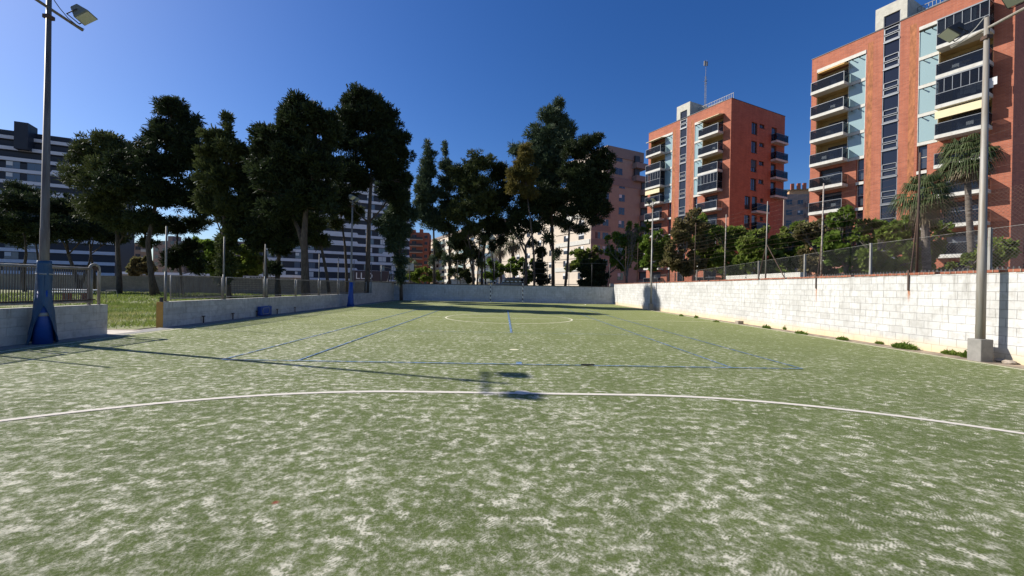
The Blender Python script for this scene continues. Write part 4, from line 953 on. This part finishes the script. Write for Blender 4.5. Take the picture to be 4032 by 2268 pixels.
# --- left group, taller
pine('broad round topped pine just right of the left banded block', 43, [(300, 744), (300, 690), (296, 620), (292, 520), (285, 430)], [(235, 385, 50, 42), (285, 370, 48, 38), (325, 400, 40, 42, 1), (200, 440, 48, 38), (260, 440, 60, 45, -2), (320, 470, 50, 45), (205, 380, 22, 22), (250, 520, 65, 38), (320, 560, 50, 36)], m_pine2, 30000, .27, **PK)
pine('tall lumpy pine with drooping rounded clumps on the left', 40, [(385, 744), (380, 690), (372, 610), (390, 520), (415, 400), (430, 300)], [(430, 275, 36, 38), (405, 320, 26, 26), (465, 300, 22, 28), (375, 355, 30, 28), (440, 350, 55, 45), (492, 310, 14, 28), (350, 400, 26, 30), (295, 405, 24, 24, -2), (400, 420, 60, 45), (480, 400, 40, 60), (275, 455, 26, 22, -2), (340, 480, 50, 35, -1), (430, 490, 70, 45), (495, 500, 36, 55), (380, 545, 42, 22), (300, 425, 30, 20)], m_pine, 46000, .26, L=.34, W=.075, puff=.72, droop=.4)
pine('bent pine with a pale slanting trunk left of the ochre wall end', 42, [(398, 742), (385, 700), (372, 640), (365, 590), (352, 560)], [(352, 570, 30, 22), (400, 575, 26, 18), (375, 610, 20, 12)], m_pine2, 6000, .2, **PK)
pine('leafy dark young pine in the gap of sky behind the first fence panel', 44, [(460, 742), (455, 690), (445, 620), (448, 540)], [(450, 570, 40, 22), (500, 560, 30, 22), (470, 630, 32, 22), (440, 660, 30, 30), (490, 670, 26, 18)], m_pine, 9000, .16, puff=.55, L=.36, W=.07, fill=.35)
pine('sharp pointed pine between the lumpy one and the forked one', 33, [(578, 746), (570, 690), (562, 600), (566, 450), (572, 330)], [(572, 300, 9, 16), (570, 335, 18, 26), (540, 345, 26, 30), (585, 380, 40, 38), (530, 400, 30, 36), (560, 440, 58, 42), (530, 500, 32, 45), (580, 520, 48, 48), (575, 600, 32, 36), (570, 665, 22, 30), (560, 700, 18, 18)], m_pine2, 30000, .2, **PK)
pine('wide black shaded pine behind the long low fence', 33.5, [(668, 744), (668, 690), (665, 600), (655, 480)], [(660, 390, 36, 40), (690, 450, 60, 50), (640, 470, 50, 50), (650, 540, 70, 48), (690, 590, 65, 40), (640, 610, 40, 30), (600, 580, 30, 30)], m_pine, 26000, .2, **PK)
pine('short thick trunked pine with ivy right of the shaded one', 41, [(700, 744), (698, 700), (702, 640), (705, 560)], [(700, 520, 50, 45), (735, 570, 40, 35), (700, 620, 35, 30), (690, 675, 22, 24)], m_pine, 11000, .3, **PK)
pine('huge forked pine with two pale limbs joining above the fence', 30.5, [(770, 752), (768, 690), (765, 600), (770, 520), (765, 400)], [(765, 268, 38, 30), (800, 290, 36, 34), (722, 300, 40, 34), (690, 345, 45, 34), (660, 370, 28, 26), (760, 340, 62, 48), (825, 340, 30, 48), (720, 410, 60, 50), (790, 420, 66, 55), (690, 460, 55, 45), (760, 500, 70, 48), (820, 510, 40, 42), (690, 530, 45, 32), (650, 420, 32, 30)], m_pine, 52000, .33, extra=[[(768, 640), (752, 580), (728, 530), (705, 500)]], **PK)
pine('thin curved pine left of the blue footed pole', 40, [(830, 744), (822, 690), (808, 620), (796, 570), (790, 520)], [(780, 560, 36, 30), (805, 600, 30, 22), (760, 600, 26, 24)], m_pine2, 7000, .17, **PK)
pine('slender pine whose trunk passes just behind the slim floodlight pole', 42, [(874, 736), (872, 690), (868, 620), (860, 560), (850, 500)], [(850, 500, 30, 34), (880, 540, 26, 24), (845, 560, 22, 18)], m_pine2, 6500, .17, **PK)
pine('tallest pine with a long straight trunk right of the slim floodlight pole', 38.5, [(923, 742), (925, 680), (928, 560), (934, 440), (930, 340)], [(915, 260, 42, 32), (872, 255, 22, 24), (900, 300, 58, 44), (955, 300, 40, 44), (985, 340, 34, 46), (1020, 345, 14, 18), (940, 370, 66, 50), (870, 340, 40, 44), (860, 420, 42, 50), (905, 440, 45, 40), (975, 420, 45, 46), (1015, 400, 22, 30), (990, 480, 40, 40), (860, 490, 40, 40), (1020, 455, 18, 22)], m_pine, 52000, .27, **PK)
pine('shaggy dark hanging pine beside the corner backboard', 40.5, [(1010, 728), (1008, 690), (1004, 620), (1000, 520)], [(985, 470, 36, 30), (1000, 520, 30, 32), (975, 560, 30, 36), (1010, 570, 24, 34), (990, 610, 26, 26), (1008, 655, 14, 28), (1010, 695, 12, 16), (1035, 540, 14, 30)], m_cyp, 17000, .17, puff=.6, L=.4, W=.08, droop=.7)
# --- behind the far wall
GB = 'slim trees behind the far wall'
pine('narrow spired conifer, left of the pair behind the far wall', 50, [(1092, 722), (1092, 640), (1090, 540), (1080, 420)], [(1076, 372, 10, 20), (1080, 400, 20, 26), (1075, 440, 28, 32), (1085, 490, 34, 36), (1070, 540, 28, 36), (1095, 560, 26, 28), (1060, 500, 20, 26), (1100, 620, 9, 16), (1086, 655, 8, 14)], m_cyp, 17000, .17, group=GB, **PK)
pine('narrow spired conifer, right of the pair behind the far wall', 51, [(1130, 722), (1131, 640), (1128, 540), (1122, 420)], [(1120, 378, 7, 22), (1122, 415, 16, 26), (1125, 460, 24, 34), (1130, 520, 30, 38), (1125, 570, 26, 24), (1140, 610, 12, 18), (1122, 650, 9, 18), (1138, 685, 8, 12)], m_cyp, 12000, .17, group=GB, **PK)
pine('round headed pine behind the far wall with a slanting thin trunk', 49, [(1192, 722), (1190, 660), (1178, 600), (1185, 500)], [(1175, 430, 36, 34), (1215, 410, 38, 34), (1150, 440, 20, 34), (1195, 470, 60, 45), (1170, 530, 48, 40), (1230, 520, 50, 42), (1195, 575, 36, 22), (1165, 590, 18, 16), (1215, 610, 14, 18), (1180, 640, 12, 14), (1205, 665, 9, 14)], m_pine2, 24000, .18, group=GB, extra=[[(1190, 690), (1175, 620), (1150, 570)], [(1200, 722), (1205, 640), (1210, 540)]], **PK)
pine('dark rounded pine left of the yellowish one', 50, [(1212, 722), (1213, 650), (1225, 570), (1240, 500)], [(1250, 440, 26, 34), (1265, 430, 18, 22), (1255, 500, 36, 44), (1240, 560, 36, 34), (1270, 570, 26, 26), (1275, 480, 20, 40), (1262, 605, 18, 16), (1240, 620, 12, 16), (1225, 590, 16, 14)], m_pine, 15000, .17, group=GB, extra=[[(1245, 722), (1238, 640), (1228, 560)], [(1222, 722), (1218, 640), (1228, 570)]], **PK)
pine('bushy lower tree with clumps down its stem, behind the far wall', 52, [(1170, 722), (1168, 670), (1170, 620), (1172, 590)], [(1160, 610, 28, 28), (1190, 640, 22, 26), (1150, 650, 18, 18), (1100, 640, 14, 18)], m_pine2, 7500, .16, group=GB, **PK)
pine('forked dark pine with a Y shaped trunk above the far wall', 47, [(1322, 724), (1324, 670), (1322, 620), (1345, 580), (1365, 540)], [(1330, 520, 40, 40), (1300, 540, 30, 40), (1360, 500, 36, 46), (1345, 570, 30, 26), (1310, 590, 14, 14), (1340, 610, 12, 14), (1290, 575, 14, 16)], m_pine, 12000, .19, group=GB, extra=[[(1322, 640), (1305, 600), (1285, 580)]], **PK)
pine('golden tinged conifer in front of the tallest pointed one', 45.5, [(1345, 724), (1343, 640), (1335, 560), (1325, 480)], [(1322, 380, 18, 26), (1318, 410, 26, 26), (1292, 440, 20, 22), (1325, 445, 28, 26), (1300, 470, 26, 18), (1335, 480, 24, 24)], m_gold, 12000, .15, group=GB, **PK)
pine('tallest pointed conifer behind the far wall', 50, [(1392, 724), (1391, 640), (1388, 540), (1392, 400), (1402, 290)], [(1405, 262, 11, 22), (1402, 292, 24, 30), (1375, 300, 18, 32), (1395, 330, 40, 40), (1350, 345, 24, 36), (1420, 350, 30, 44), (1385, 385, 55, 46), (1335, 390, 32, 34), (1300, 380, 18, 26), (1400, 440, 50, 46), (1360, 450, 44, 40), (1400, 500, 40, 36), (1360, 510, 30, 26), (1375, 550, 20, 20), (1408, 560, 18, 20), (1380, 600, 12, 16), (1402, 640, 9, 14)], m_cyp, 40000, .24, group=GB, L=.42, W=.085, puff=.65, droop=.4)
pine('broad dark pine with a pale leaning trunk, rightmost behind the far wall', 46, [(1420, 722), (1428, 660), (1432, 580), (1455, 500), (1470, 440)], [(1478, 362, 34, 30), (1450, 380, 34, 36), (1510, 400, 30, 40), (1475, 430, 55, 48), (1525, 450, 18, 36), (1500, 490, 42, 46), (1445, 470, 40, 44), (1485, 530, 42, 30), (1515, 520, 26, 30), (1440, 530, 30, 24), (1460, 575, 20, 14), (1425, 570, 16, 18), (1500, 555, 20, 14)], m_pine, 36000, .17, group=GB, **PK)
pine('ivy wrapped thin tree beside the tallest pointed conifer', 48, [(1360, 722), (1362, 680), (1365, 640), (1368, 600)], [(1358, 640, 14, 20), (1356, 675, 18, 22), (1362, 705, 20, 14)], m_ivy, 5000, .2, group=GB, limbs=False, **PK)
pine('black ivy covered mass like a block behind the right end of the far wall', 44.5, [(1490, 722), (1490, 690), (1490, 670)], [(1475, 685, 20, 24), (1505, 685, 22, 26), (1490, 710, 36, 16), (1472, 665, 12, 12), (1510, 665, 12, 12)], m_ivy, 14000, .2, name='ivy_mass', group=None, limbs=False, L=.2, W=.1, puff=.35, inner=.3)
# deciduous trees, spring leaves
GD = 'leafy trees along the right wall'
def leafy(label, D, trunk, lobes, mat, nq, r0=.1, name='leafy_tree', group=GD, L=None, W=None, puff=.20, fill=.13, **kw):
    L = L or .07+.0036*D; W = W or L*.8; lobes = [(a[0], a[1]-3, a[2]*1.15, a[3]*1.2)+tuple(a[4:]) for a in lobes]
    up = []                    # loose shoots standing out of the top
    for a in lobes:
        for _ in range(3): up.append((a[0]+random.uniform(-.9, .9)*a[2], a[1]-a[3]*random.uniform(.5, 1.15), a[2]*random.uniform(.12, .25), a[3]*random.uniform(.3, .5)))
    return pine(label, D, trunk, lobes+up, mat, int(nq*.62), r0, group, name, m_barkg, up=.1, L=L, W=W, puff=puff*(1+D/60), fill=fill, inner=.008, gap=-.1, **kw)
leafy('bright green leafy tree above the far right corner of the pitch', 45, [(1520, 724), (1530, 690), (1545, 640), (1560, 600)], [(1560, 640, 32, 30), (1595, 610, 34, 28), (1590, 650, 38, 30), (1625, 640, 26, 26), (1550, 670, 24, 20), (1610, 590, 16, 14)], m_leaf, 16000, .13, extra=[[(1530, 690), (1570, 660), (1610, 620)]])
leafy('pale sparse bush tree in front of the cream wall left of the black ivy', 52, [(1462, 724), (1462, 690), (1464, 660)], [(1460, 650, 26, 20), (1450, 675, 24, 16), (1480, 660, 14, 20), (1500, 640, 12, 12)], m_leaf2, 5000, .08)
leafy('green street tree behind the goal', 56, [(1280, 722), (1280, 700), (1282, 680)], [(1265, 680, 32, 20), (1300, 675, 28, 18), (1240, 690, 22, 16), (1330, 690, 22, 20)], m_leaf, 11000, .08, group='street trees beyond the far wall')
leafy('brown green bushy tree left of the cypress trunks', 55, [(1060, 722), (1060, 700), (1062, 690)], [(1060, 695, 24, 14), (1040, 700, 16, 12), (1090, 700, 16, 10)], m_leaf2, 5000, .07, group='street trees beyond the far wall')
leafy('dark round shrub beyond the far wall beside the white van', 50, [(1158, 722), (1158, 710), (1158, 700)], [(1158, 698, 22, 14), (1175, 705, 14, 10)], m_pine2, 5000, .07, group='street trees beyond the far wall', name='shrub')
RT = [('leafy tree just left of the distant floodlight pole', 33, (1640, 700), [(1640, 640, 30, 30), (1670, 620, 24, 24), (1660, 665, 34, 24)], m_leaf, 11000),
      ('tall brownish budding tree right of the distant floodlight pole', 28, (1722, 700), [(1718, 585, 24, 26), (1742, 565, 15, 26), (1710, 620, 34, 34), (1755, 605, 30, 32), (1700, 660, 32, 32), (1740, 660, 40, 30)], m_leaf3, 19000),
      ('tall reddish brown budding tree against the smaller red tower', 30, (1775, 700), [(1765, 580, 18, 22), (1785, 600, 26, 28), (1775, 640, 38, 34), (1795, 670, 38, 28)], m_leaf2, 15000),
      ('green tree under the lower balconies of the smaller red tower', 28, (1830, 700), [(1820, 612, 32, 26), (1852, 600, 28, 24), (1830, 640, 44, 32), (1875, 630, 34, 30), (1840, 678, 48, 26)], m_leaf2, 20000),
      ('dense green tree between the two pale tall posts', 24, (1905, 700), [(1890, 622, 32, 24), (1920, 612, 28, 24), (1905, 650, 42, 32), (1945, 636, 30, 30), (1900, 684, 46, 22)], m_leaf2, 19000),
      ('green tree right of the strutted post', 25, (1985, 700), [(1970, 618, 30, 26), (2005, 606, 28, 26), (1990, 648, 44, 34), (2020, 632, 26, 28), (1980, 682, 46, 22)], m_leaf2, 19000),
      ('dull green tree left of the light green one', 21, (2060, 700), [(2050, 625, 34, 30), (2080, 600, 26, 26), (2060, 660, 42, 32), (2030, 600, 20, 20), (2070, 685, 44, 18)], m_leaf3, 15000),
      ('light green tree below the dark stair window of the tallest looking tower', 19, (2130, 700), [(2118, 562, 20, 22), (2150, 580, 26, 24), (2105, 600, 32, 30), (2165, 612, 36, 34), (2120, 645, 48, 34), (2195, 585, 22, 24), (2150, 680, 50, 22)], m_leaf, 24000),
      ('small bushy tree left of the near palm at wall height', 18, (2200, 700), [(2195, 632, 34, 30), (2230, 625, 26, 28), (2200, 672, 46, 26), (2245, 680, 30, 18)], m_leaf2, 15000),
      ('leafy tree between the two tall palms', 20, (2290, 700), [(2280, 600, 26, 26), (2310, 580, 22, 22), (2290, 640, 42, 34), (2340, 620, 32, 34), (2320, 678, 56, 24)], m_leaf, 20000),
      ('low dark green shrub behind the weathered pole', 16, (2480, 700), [(2480, 665, 34, 26), (2510, 640, 22, 24), (2450, 680, 34, 18)], m_leaf2, 9000)]
for lab, D, (bx_, by_), lbs, mt, nq in RT: leafy(lab, D, [(bx_, by_), (bx_-4, by_-30), (bx_+3, by_-70)], lbs, mt, nq, .09)
# bare tree
bt = thing('bare_tree', 'leafless brown tree in front of the mauve block', 'tree', W3(1577, 722, 43)*np.array([1, 1, 0])+np.array([0, 0, .6]), 0, None); mb = MB(); b0 = np.array(bt.location)
def branch(p, d, l, r, dep):
    e = p+d*l; mid = p+d*l*.5+RG.normal(0, .04*l, 3); mb.tube([p, mid, e], [r, r*.8, r*.6], 5, False)
    if dep:
        for _ in range(3 if dep > 1 else 4): branch(e, unit(d+RG.normal(0, .42, 3)+np.array([0, 0, .2])), l*RG.uniform(.6, .8), r*.55, dep-1)
branch(np.zeros(3), np.array([0, 0, 1.]), 2.5, .12, 5); mb.build('trunk', m_barkg, bt)
# light green far trees on the left
for lab, D, x, y, rx_, ry_, mt in (('yellow green round tree in the sky gap on the left', 62, 530, 645, 46, 42, m_leaf), ('olive round bushy tree right of the yellow green one', 64, 622, 660, 42, 34, m_leaf2), ('brownish leafy tree in front of the small cream block', 70, 355, 675, 22, 20, m_leaf3)):
    leafy(lab, D, [(x, 745), (x, 720), (x+2, y+10)], [(x, y, rx_, ry_), (x-rx_*.6, y+ry_*.5, rx_*.6, ry_*.6), (x+rx_*.6, y+ry_*.5, rx_*.6, ry_*.6)], mt, 42000, .15, group='light green trees beyond the boundary wall', L=.28, W=.22, puff=.5, fill=.5)
# palms
def palm(label, D, base, top, r0, nf, fl, mat=m_palm, skirt=True, seed=1, cnt=11):
    rg = np.random.default_rng(seed); b = W3(*base, D); zt = W3(*top, D); b[2] = 0 if D < 41 else .6
    t = thing('palm_tree', label, 'tree', b, 0, 'fan palms'); h = zt-b
    pts = [h*f+np.array([.06*math.sin(f*5), 0, 0]) for f in np.linspace(0, 1, 14)]
    MB().tube(pts, [r0*(1.1-.25*f)*(1.06 if i % 2 else .97) for i, f in enumerate(np.linspace(0, 1, 14))], 12).build('trunk', m_palmt, t, True)
    def fan(q, d, up_, L, k):
        pet = q+d*L*.55; sd_ = unit(np.cross(d, np.array([0, 0, 1.])+.01)); nrm = unit(np.cross(sd_, d))
        V = []; w_ = .012*fl*1.6; V.append([q-sd_*w_, q+sd_*w_, pet+sd_*w_, pet-sd_*w_])
        for j in range(k):
            an = R_(-75+150*j/(k-1)); dd = d*math.cos(an)+sd_*math.sin(an); l2 = L*.62*(1-.25*abs(math.sin(an)))
            m1 = pet+dd*l2*.6; e = pet+dd*l2+np.array([0, 0, -up_*l2*rg.uniform(.45, 1.3)]); s2 = unit(np.cross(dd, nrm))*(.032 if k < 12 else .02)*L
            V.append([pet-s2*.4, pet+s2*.4, m1+s2, m1-s2]); V.append([m1-s2, m1+s2, e+s2*.25, e-s2*.25])
        return V
    G = []; Dd = []
    for i in range(nf):
        a = i*2.39996+rg.uniform(-.2, .2); el = R_(70-112*i/nf+rg.uniform(-12, 12)); d = np.array([math.cos(a)*math.cos(el), math.sin(a)*math.cos(el), math.sin(el)])
        G += fan(h+np.array([0, 0, .0]), d, .85, fl*rg.uniform(.75, 1.1), cnt)
    if skirt:
        for i in range(int(nf*1.15)):
            a = i*2.39996; el = R_(-25-55*rg.random()); d = np.array([math.cos(a)*math.cos(el), math.sin(a)*math.cos(el), math.sin(el)])
            Dd += fan(h+np.array([0, 0, -.15*fl*rg.random()]), d, .6, fl*rg.uniform(.55, .85), cnt)
    V = np.array(G).reshape(-1, 3); np_mesh('fronds', V, len(G), mat, t)
    if Dd: V = np.array(Dd).reshape(-1, 3); np_mesh('dead_fronds', V, len(Dd), m_dead, t)
    return t
palm('nearer fan palm left of the weathered pole with a windblown crown', 17.5, (2330, 705), (2330, 490), .15, 40, 1.12, seed=3, cnt=17)
palm('taller fan palm half hidden behind the weathered grey pole', 20.5, (2446, 700), (2436, 395), .135, 46, 1.25, seed=5, cnt=17)
palm('small distant fan palm behind the goal, left of two', 75, (1259, 720), (1258, 622), .3, 22, 2.2, seed=7, cnt=7)
palm('small distant fan palm behind the goal, right of two', 75, (1292, 720), (1291, 605), .3, 26, 2.5, seed=8, cnt=7)
palm('tiny distant fan palm in front of the small red block', 80, (1032, 720), (1033, 672), .3, 20, 2.1, seed=9, cnt=7)

# ------------------------------------------------------------------ cars, street things
def car(label, x, y, z, rz, L, Wd, H, mat, van=False):
    t = thing('parked_car', label, 'car', (x, y, z), rz, 'parked vehicles')
    hb = .62*H if not van else .55*H
    pr = [(0, .28), (0, hb*.9), (.03*L, hb), (.22*L, hb*1.05), (.36*L, H*.97), (.5*L, H), (.86*L, H*.98), (.97*L, hb*1.1), (L, hb), (L, .3), (.86*L, .22), (.14*L, .22)]
    if van: pr = [(0, .28), (0, hb), (.10*L, hb*1.1), (.22*L, H*.97), (.3*L, H), (.98*L, H), (L, H*.95), (L, .3), (.86*L, .22), (.14*L, .22)]
    MB().prism([(px, -Wd/2, pz) for px, pz in pr], np.array([0, Wd, 0])).build('body', mat, t, bevel=.06)
    gl_ = [(.25*L, hb*1.08), (.37*L, H*.93), (.85*L, H*.93), (.93*L, hb*1.12)] if not van else [(.12*L, hb*1.15), (.22*L, H*.9), (.34*L, H*.9), (.34*L, hb*1.15)]
    for s in (-1, 1): MB().prism([(px, s*(Wd/2+.004), pz) for px, pz in gl_], np.array([0, -s*.03, 0])).build('side_window', m_dglass, t)
    MB().prism([(.225*L, -Wd*.42, hb*1.07), (.225*L, Wd*.42, hb*1.07), (.352*L, Wd*.38, H*.95), (.352*L, -Wd*.38, H*.95)], np.array([-.02, 0, .012])).build('windscreen', m_dglass, t) if not van else None
    for s in (-1, 1):
        for f in (.19, .80): MB().tube([(f*L, s*(Wd/2-.2), .32), (f*L, s*(Wd/2+.01), .32)], .32, 16).build('wheel', m_tyre, t)
        B((-.02, s*Wd*.36-.12, hb*.68), (.02, s*Wd*.36+.12, hb*.84)).build('headlight', m_lens, t)
    return t
zc = .6
p = atY(1945, 1112, 50); car('grey people carrier parked beyond the goal', float(p[0]), 50, zc, R_(3), 4.0, 1.8, 2.05, m_car)
p = atY(1745, 1112, 52); car('low white van roof seen over the far wall', float(p[0]), 52, zc, R_(2), 3.2, 1.8, 1.75, m_carw, True)
for px, D, lab in ((1232, 66, 'white parked car left of two by the dark shop front'), (1262, 66, 'white parked car right of two by the dark shop front'), (178, 60, 'white car beyond the boundary wall at far left')):
    p = atY(px, 1106, D); car(lab, float(p[0]), D, .45 if px > 500 else .62, R_(8), 2.6 if px > 500 else 3.6, 1.6, 1.52, m_carw)
# basketball board near the far left corner
bb = thing('basketball_board', 'small white basketball backboard on a pole beyond the far left corner', 'backboard', (float(atY(1612, 1050, 44)[0]), 44, .6))
MB().tube([(0, .3, 0), (0, .3, 2.9)], .05, 8).build('pole', m_dark, bb); h_ = float(atY(1612, 1065, 44)[2])-.6; B((-.45, -.02, h_), (.45, .04, h_+.75)).build('board', m_blind, bb); MB().tube([(.2*math.cos(a), -.25+.2*math.sin(a), h_+.12) for a in np.linspace(0, 6.283, 13)], .012, 5).build('hoop', m_rust, bb)
ss_ = thing('street_sign', 'small pale notice on a post right of the black ivy', 'sign', (float(atY(2465, 1100, 46)[0]), 46, .6)); h_ = float(atY(2465, 1086, 46)[2])-.6; MB().tube([(0, 0, 0), (0, 0, h_+.6)], .03, 6).build('post', m_dark, ss_); B((-.25, -.03, h_), (.25, 0, h_+.8)).build('plate', m_galv, ss_)
wk = thing('white_wall', 'low white street wall pieces right of the black ivy', 'wall', (float(atY(2402, 1110, 50)[0]), 50, .6)); MB().box((0, 0, 0), (.5, .3, 1.55)).box((.6, 0, 0), (2.3, .3, 1.45)).box((2.5, 0, 0), (3.6, .3, 1.65)).build('masonry', m_white, wk)
sf = thing('green_railing', 'pale green street railing behind the far right corner', 'fence', (float(atY(2500, 1100, 52)[0]), 52, .6)); mb = MB()
for i in range(70): mb.box((i*.14, 0, 0), (i*.14+.05, .03, 1.95))
mb.box((0, .03, 1.7), (9.8, .06, 1.78)); mb.build('bars', m_frame, sf)
# playground rails and small goal on the lawn
for lab, a_, b_, Y in (('long low white rail on the lawn behind the near panel fence', (150, 1150), (368, 1151), 24.), ('second low white rail farther back on the lawn', (205, 1139), (395, 1142), 30.)):
    pa, pb = atY(*a_, Y), atY(*b_, Y); t = thing('low_rail', lab, 'rail', (pa[0], Y, 0), 0, 'low white rails on the lawn'); Lr = pb[0]-pa[0]
    MB().tube([(0, 0, pa[2]), (Lr, 0, pb[2])], .035, 8).build('rail', m_carw, t)
    for f in (0.02, .5, .98): MB().tube([(Lr*f, 0, 0), (Lr*f, 0, pb[2])], .03, 6).build('leg', m_fence, t)
pa, pb = atY(418, 1143, 33), atY(458, 1143, 33); t = thing('mini_goal', 'small thin tube goal on the lawn right of the gate post', 'goal', (pa[0], 33, 0)); Lr = pb[0]-pa[0]
MB().tube([(0, 0, 0), (0, 0, pa[2]), (Lr, 0, pb[2]), (Lr+.15, 0, 0)], .025, 6).build('frame', m_fence, t)
t = thing('picnic_table', 'low play table with pale top on the lawn behind the near panel fence', 'table', (float(atY(225, 1150, 27)[0]), 27, 0))
B((0, 0, .72), (1.7, .7, .78)).build('top', m_blind, t)
for x in (.2, 1.4): B((x, .1, 0), (x+.1, .6, .72)).build('leg', m_redbld, t)
# dropped things
x, y, _ = atZ(2315, 1442); tag(MB().prism([(x-.14, y-.02, .02), (x-.03, y-.04, .02), (x+.13, y+.01, .02), (x+.03, y+.03, .02), (x-.09, y+.02, .02)], np.array([0, 0, .02])).build('rubber_scrap', m_tyre), 'thin black scrap lying on the right half of the blue line', 'scrap')
x, y, _ = atZ(2911, 1275); t = thing('loose_brick', 'loose brown brick block at the foot of the white wall', 'brick', (x, y, 0), .3); B((-.16, -.09, 0), (.16, .09, .14)).build('brick', m_rust if 0 else m_stone, t, bevel=.01)
def rock(lab, px, py, s, sq):
    x, y, _ = atZ(px, py); me = bpy.data.meshes.new('stone'); import bmesh; bm = bmesh.new(); bmesh.ops.create_icosphere(bm, subdivisions=2, radius=s)
    for v in bm.verts: v.co *= 1+random.uniform(-.18, .18); v.co.z *= sq
    bm.to_mesh(me); bm.free(); me.materials.append(m_stone); o = bpy.data.objects.new('stone', me); COL.objects.link(o); o.location = (x, y, s*sq*.5); tag(o, lab, 'stone', 'stones by the weathered pole foot')
rock('flat grey stone right of the concrete pole block, nearer the wall', 3945, 1424, .13, .4); rock('dark broken stone lying at the pitch edge right of the pole block', 3975, 1432, .11, .5); rock('pale stone farthest right at the foot of the white wall', 4015, 1428, .09, .6)
# weeds
def weed(lab, px, py, w_, h_, n_, mt, X=None):
    x, y, _ = atZ(px, py); t = thing('weed', lab, 'weed', (x, y, 0), 0, 'weeds along the white wall foot')
    N = n_; a = RG.uniform(0, 6.283, N); w_ = w_*.8; rr = RG.random(N)**.6*w_; p0 = np.stack([rr*np.cos(a)*.5, rr*np.sin(a), np.zeros(N)], 1); hh = h_*1.25*RG.uniform(.25, 1, N)*(1-.55*rr/w_)*(.6+.7*np.sin(a*3+px)**2)
    pos = p0+np.stack([np.zeros(N), np.zeros(N), hh*RG.random(N)], 1); d = unit(RG.normal(size=(N, 3))+np.array([0, 0, .5])); s_ = unit(np.cross(d, RG.normal(size=(N, 3)))); l = RG.uniform(.03, .085, N)[:, None]
    e = pos+d*l; V = np.stack([pos-s_*.013, pos+s_*.013, e+s_*.004, e-s_*.004], 1)
    np_mesh('leaves', V.reshape(-1, 3), N, mt, t)
    mb = MB()
    for i in range(min(14, max(3, int(h_*20)))): k = RG.integers(0, N); mb.tube([(0, 0, 0), tuple(pos[k]*.6), tuple(pos[k]+np.array([0, 0, .02]))], .003, 4, False)
    mb.build('stems', m_barkg, t)
W_ = [('large leafy weed with tall dry stalks at the white wall foot', 3560, 1372, .38, .14, 2600, m_leaf), ('dry stalked weed rising behind the large leafy weed', 3575, 1366, .16, .42, 900, m_leaf3), ('dark green weed touching the left side of the pole block', 3810, 1408, .16, .16, 900, m_leaf),
      ('low weed patch between the large weed and the pole block', 3748, 1396, .26, .08, 1100, m_leaf2), ('thin weed right of the pole shadow', 4003, 1418, .14, .2, 500, m_leaf), ('dark weed in the pole shadow at the wall foot', 3925, 1410, .22, .14, 1000, m_leaf2),
      ('flat green weed left of the large weed', 3317, 1338, .24, .07, 900, m_leaf), ('small flat weed nearest to the large one on its left', 3462, 1354, .12, .05, 300, m_leaf2), ('green weed tuft below the farther rusty stub', 3155, 1316, .3, .09, 1000, m_leaf),
      ('upright weed farther along the white wall foot', 3127, 1300, .14, .2, 500, m_leaf), ('weed tuft beyond the loose brick toward the camera', 3018, 1293, .26, .12, 800, m_leaf), ('small weed tuft beyond the loose brick', 2742, 1252, .22, .12, 500, m_leaf),
      ('tiny weed tuft at the edge of the tree shadow', 2683, 1245, .2, .1, 400, m_leaf), ('low weeds between the loose brick and the tree shadow', 2820, 1268, .25, .06, 400, m_leaf2), ('three small dark sprouts between two weed tufts', 3090, 1298, .1, .12, 200, m_leaf2), ('long low weed strip near the pole block', 3700, 1384, .2, .06, 500, m_leaf2)]
for a_ in W_: weed(*a_)
print('objects', len(bpy.data.objects))
